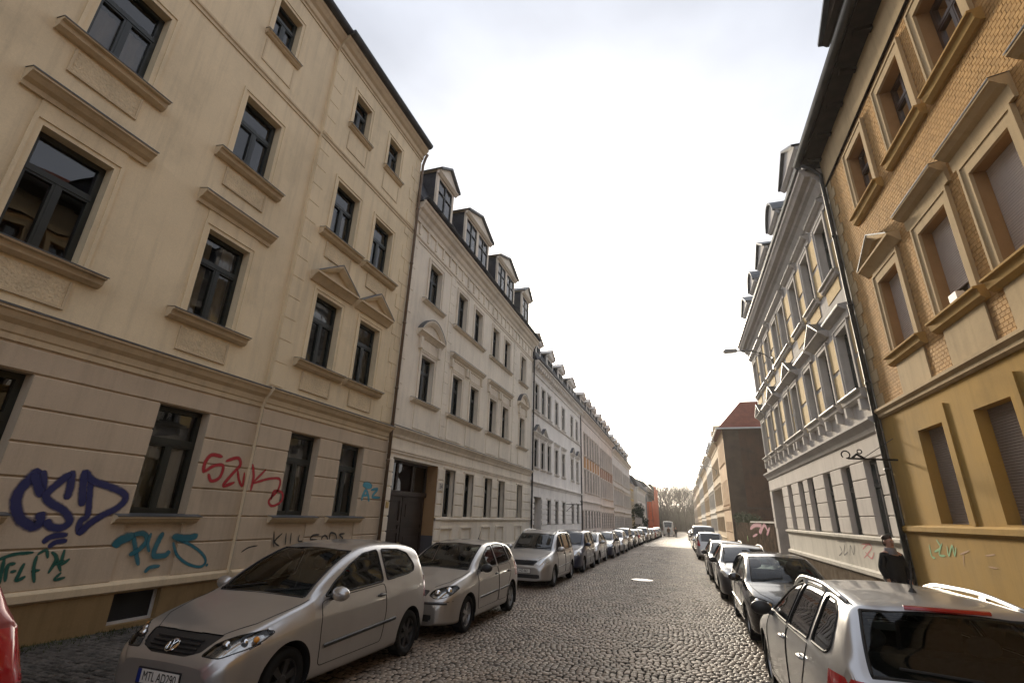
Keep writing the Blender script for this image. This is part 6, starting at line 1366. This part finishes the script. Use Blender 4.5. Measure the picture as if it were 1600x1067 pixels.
# ---- trees
M_bark = surf('winter_bark', (.04, .031, .026), .95, .25, 3); M_leafd = surf('evergreen_leaf', (.022, .034, .018), .8, .4, 1.2, grain=.3, gs=6); M_ivy = surf('ivy_leaf', (.035, .045, .02), .8, .4, 2, grain=.3, gs=8)
def bare_tree(x, y, h, label, seed, group='bare trees at the end of the street'):
    R_ = random.Random(seed); r = tag(empty('bare_tree', (x, y, gz(y)-.05)), label, 'tree', group); tk = MB(); cr = MB()
    def grow(p, d, ln, rad, lev):
        n = 3; pts = [p]; rs = [rad]
        for i in range(n):
            d = (d+Vector((R_.uniform(-.16, .16), R_.uniform(-.16, .16), R_.uniform(-.02, .14)))).normalized(); p = p+d*ln/n; pts.append(p); rs.append(rad*(1-.35*(i+1)/n))
        (tk if lev == 0 else cr).tube(pts, [max(q_, .028) for q_ in rs], 5 if lev < 2 else 3, cap=False)
        if lev >= 5: return
        for i in range(R_.choice([2, 3, 3]) if lev else 5):
            a = R_.uniform(0, 6.28); sp = R_.uniform(.35, .8); nd = (d+Vector((math.cos(a)*sp, math.sin(a)*sp, R_.uniform(-.1, .35)))).normalized(); grow(pts[-1-(i % 2 if lev else (i % 3 > 1))], nd, ln*R_.uniform(.62, .82), rad*.58, lev+1)
    grow(Vector((0, 0, 0)), Vector((0, 0, 1)), h*.27, h*.016, 0); tk.build('trunk', M_bark, r); cr.build('crown', M_bark, r)
spots = [(-26, 232, 22), (-20, 240, 24), (-15.5, 225, 20), (-11, 244, 25), (-6.5, 230, 22), (-3, 248, 25), (.5, 234, 21), (3.6, 252, 25), (-8.5, 262, 26), (7, 262, 26), (-13.5, 205, 19), (12, 245, 24), (-5, 206, 22), (-1.5, 212, 22), (2, 205, 21), (4.2, 218, 23), (-7, 216, 23), (.2, 226, 25)]
wd = ['leftmost', 'second', 'third', 'fourth', 'fifth', 'sixth', 'seventh', 'eighth', 'ninth', 'tenth', 'eleventh', 'twelfth', 'thirteenth', 'fourteenth', 'fifteenth', 'sixteenth', 'seventeenth', 'rightmost']
order = sorted(range(len(spots)), key=lambda i: spots[i][0]/spots[i][1])
for rank, i in enumerate(order):
    x, y, h = spots[i]; bare_tree(x, y, h, 'bare winter tree closing the street, %s from the left' % wd[rank] if 0 < rank < 17 else 'bare winter tree closing the street, %s of them' % wd[rank], 100+i)
def leafy(mb_, c, rx, ry, rz, n, sz, R_, flat=0.0):
    for _ in range(n):
        while True:
            a = Vector((R_.uniform(-1, 1), R_.uniform(-1, 1), R_.uniform(-1, 1)))
            if .25 < a.length < 1: break
        p = Vector((c[0]+a.x*rx, c[1]+a.y*ry, c[2]+a.z*rz)); u_ = Vector((R_.gauss(0, 1), R_.gauss(0, 1), R_.gauss(0, 1))).normalized(); v_ = u_.orthogonal().normalized(); s_ = sz*R_.uniform(.6, 1.4)
        mb_.add([p-u_*s_, p+v_*s_*.5, p+u_*s_, p-v_*s_*.5], [(0, 1, 2, 3)])
R_ = random.Random(5); r = tag(empty('evergreen_bush', (-7.3, 94.5, gz(94))), 'dense dark evergreen bush beside the greyish houses on the left', 'bush'); q = MB(); q.tube([(0, 0, 0), (.1, 0, 1.5), (0, .1, 3.2)], [.16, .1, .05], 7); q.build('trunk', M_bark, r)
q = MB()
for k in range(40): a = R_.uniform(0, 6.28); zz = R_.uniform(.4, 5.2); rr_ = R_.uniform(.3, 2.1)*(1-.75*max(0, zz-1.2)/4.2); b_ = R_.uniform(.35, .8); leafy(q, (math.cos(a)*rr_, math.sin(a)*rr_, zz), b_, b_, b_*.8, int(170*b_), .11, R_)
q.build('crown', M_leafd, r)
r = tag(empty('conifer', (7.2, 236, gz(236))), 'tall dark conifer at the far end of the right-hand terrace', 'tree'); q = MB(); q.tube([(0, 0, 0), (0, 0, 18.5)], [.28, .03], 7); q.build('trunk', M_bark, r); q = MB()
for k in range(60):
    zz = 2.5+15.6*k/60; ln = (1-k/60)**.8*3.0+.25
    for b in range(6): a = b*1.047+k*2.4; leafy(q, (math.cos(a)*ln*.55, math.sin(a)*ln*.55, zz-.12*ln), abs(math.cos(a))*ln*.5+.25, abs(math.sin(a))*ln*.5+.25, .28, 26, .16, R_)
q.build('crown', M_leafd, r)
# ivy over the yard wall and the far thicket, which nobody could count
q = MB()
for k in range(22): leafy(q, (5.4+R_.uniform(-.1, .6), 44+R_.uniform(0, 12), 2.1+R_.uniform(-.5, .5)), .5, .8, .45, 110, .07, R_)
tag(q.build('ivy', M_ivy), 'ivy and dead stems hanging over the yard wall', 'ivy', kind='stuff')
q = MB()
for k in range(14000):
    x = R_.uniform(-45, 40); y = R_.uniform(222, 275); hh = R_.uniform(3, 12); w_ = R_.uniform(.04, .11); z = gz(260)-.1; lx = R_.gauss(0, .8)
    q.add([(x-w_, y, z), (x+w_, y, z), (x+lx+w_*.3, y+R_.gauss(0, .5), z+hh), (x+lx-w_*.3, y, z+hh)], [(0, 1, 2, 3)])
    for b in range(3): zb_ = R_.uniform(.35, .9); p = (x+lx*zb_, y, z+hh*zb_); e_ = (p[0]+R_.gauss(0, 1.2), y+R_.gauss(0, .6), p[2]+R_.uniform(.5, 2)); q.add([(p[0]-.03, p[1], p[2]), (p[0]+.03, p[1], p[2]), e_], [(0, 1, 2)])
tag(q.build('thicket', M_bark), 'brown leafless thicket closing the far end of the street', 'thicket', kind='stuff')
# fallen leaves and grit along the kerbs
q = MB()
for k in range(900):
    sd = R_.random() < .5; x = (R_.gauss(-5.35, .25) if sd else R_.gauss(2.55, .25)) if R_.random() < .7 else R_.uniform(-5.4, 2.7); y = R_.uniform(3, 45); a = R_.uniform(0, 6.28); s_ = R_.uniform(.015, .04); z = gz(y)+.012+R_.uniform(0, .01)
    q.add([(x+s_*math.cos(a), y+s_*math.sin(a), z), (x+s_*.5*math.cos(a+1.5), y+s_*.5*math.sin(a+1.5), z+.01), (x-s_*math.cos(a), y-s_*math.sin(a), z), (x-s_*.5*math.cos(a+1.5), y-s_*.5*math.sin(a+1.5), z+.006)], [(0, 1, 2, 3)])
tag(q.build('fallen_leaves', surf('dead_leaf', (.10, .06, .03), .9, .3, 9)), 'scattered dead leaves and litter along the kerbs', 'leaves', kind='stuff')
# ---- the hazy winter air itself
hz = MB(); hz.box(-720, 720, -320, 920, gz(260)-1.2, 24.0)
hm = bpy.data.materials.new('haze_air'); hm.use_nodes = True; t = hm.node_tree; t.nodes.clear(); o_ = t.nodes.new('ShaderNodeOutputMaterial'); pv = t.nodes.new('ShaderNodeVolumePrincipled'); t.links.new(pv.outputs[0], o_.inputs['Volume'])
pv.inputs['Color'].default_value = (.93, .90, .86, 1); pv.inputs['Density'].default_value = HAZE; pv.inputs['Anisotropy'].default_value = 0.45
if HAZE > 0: tag(hz.build('haze', hm), 'thin pale haze lying over the whole street', 'haze', kind='stuff')
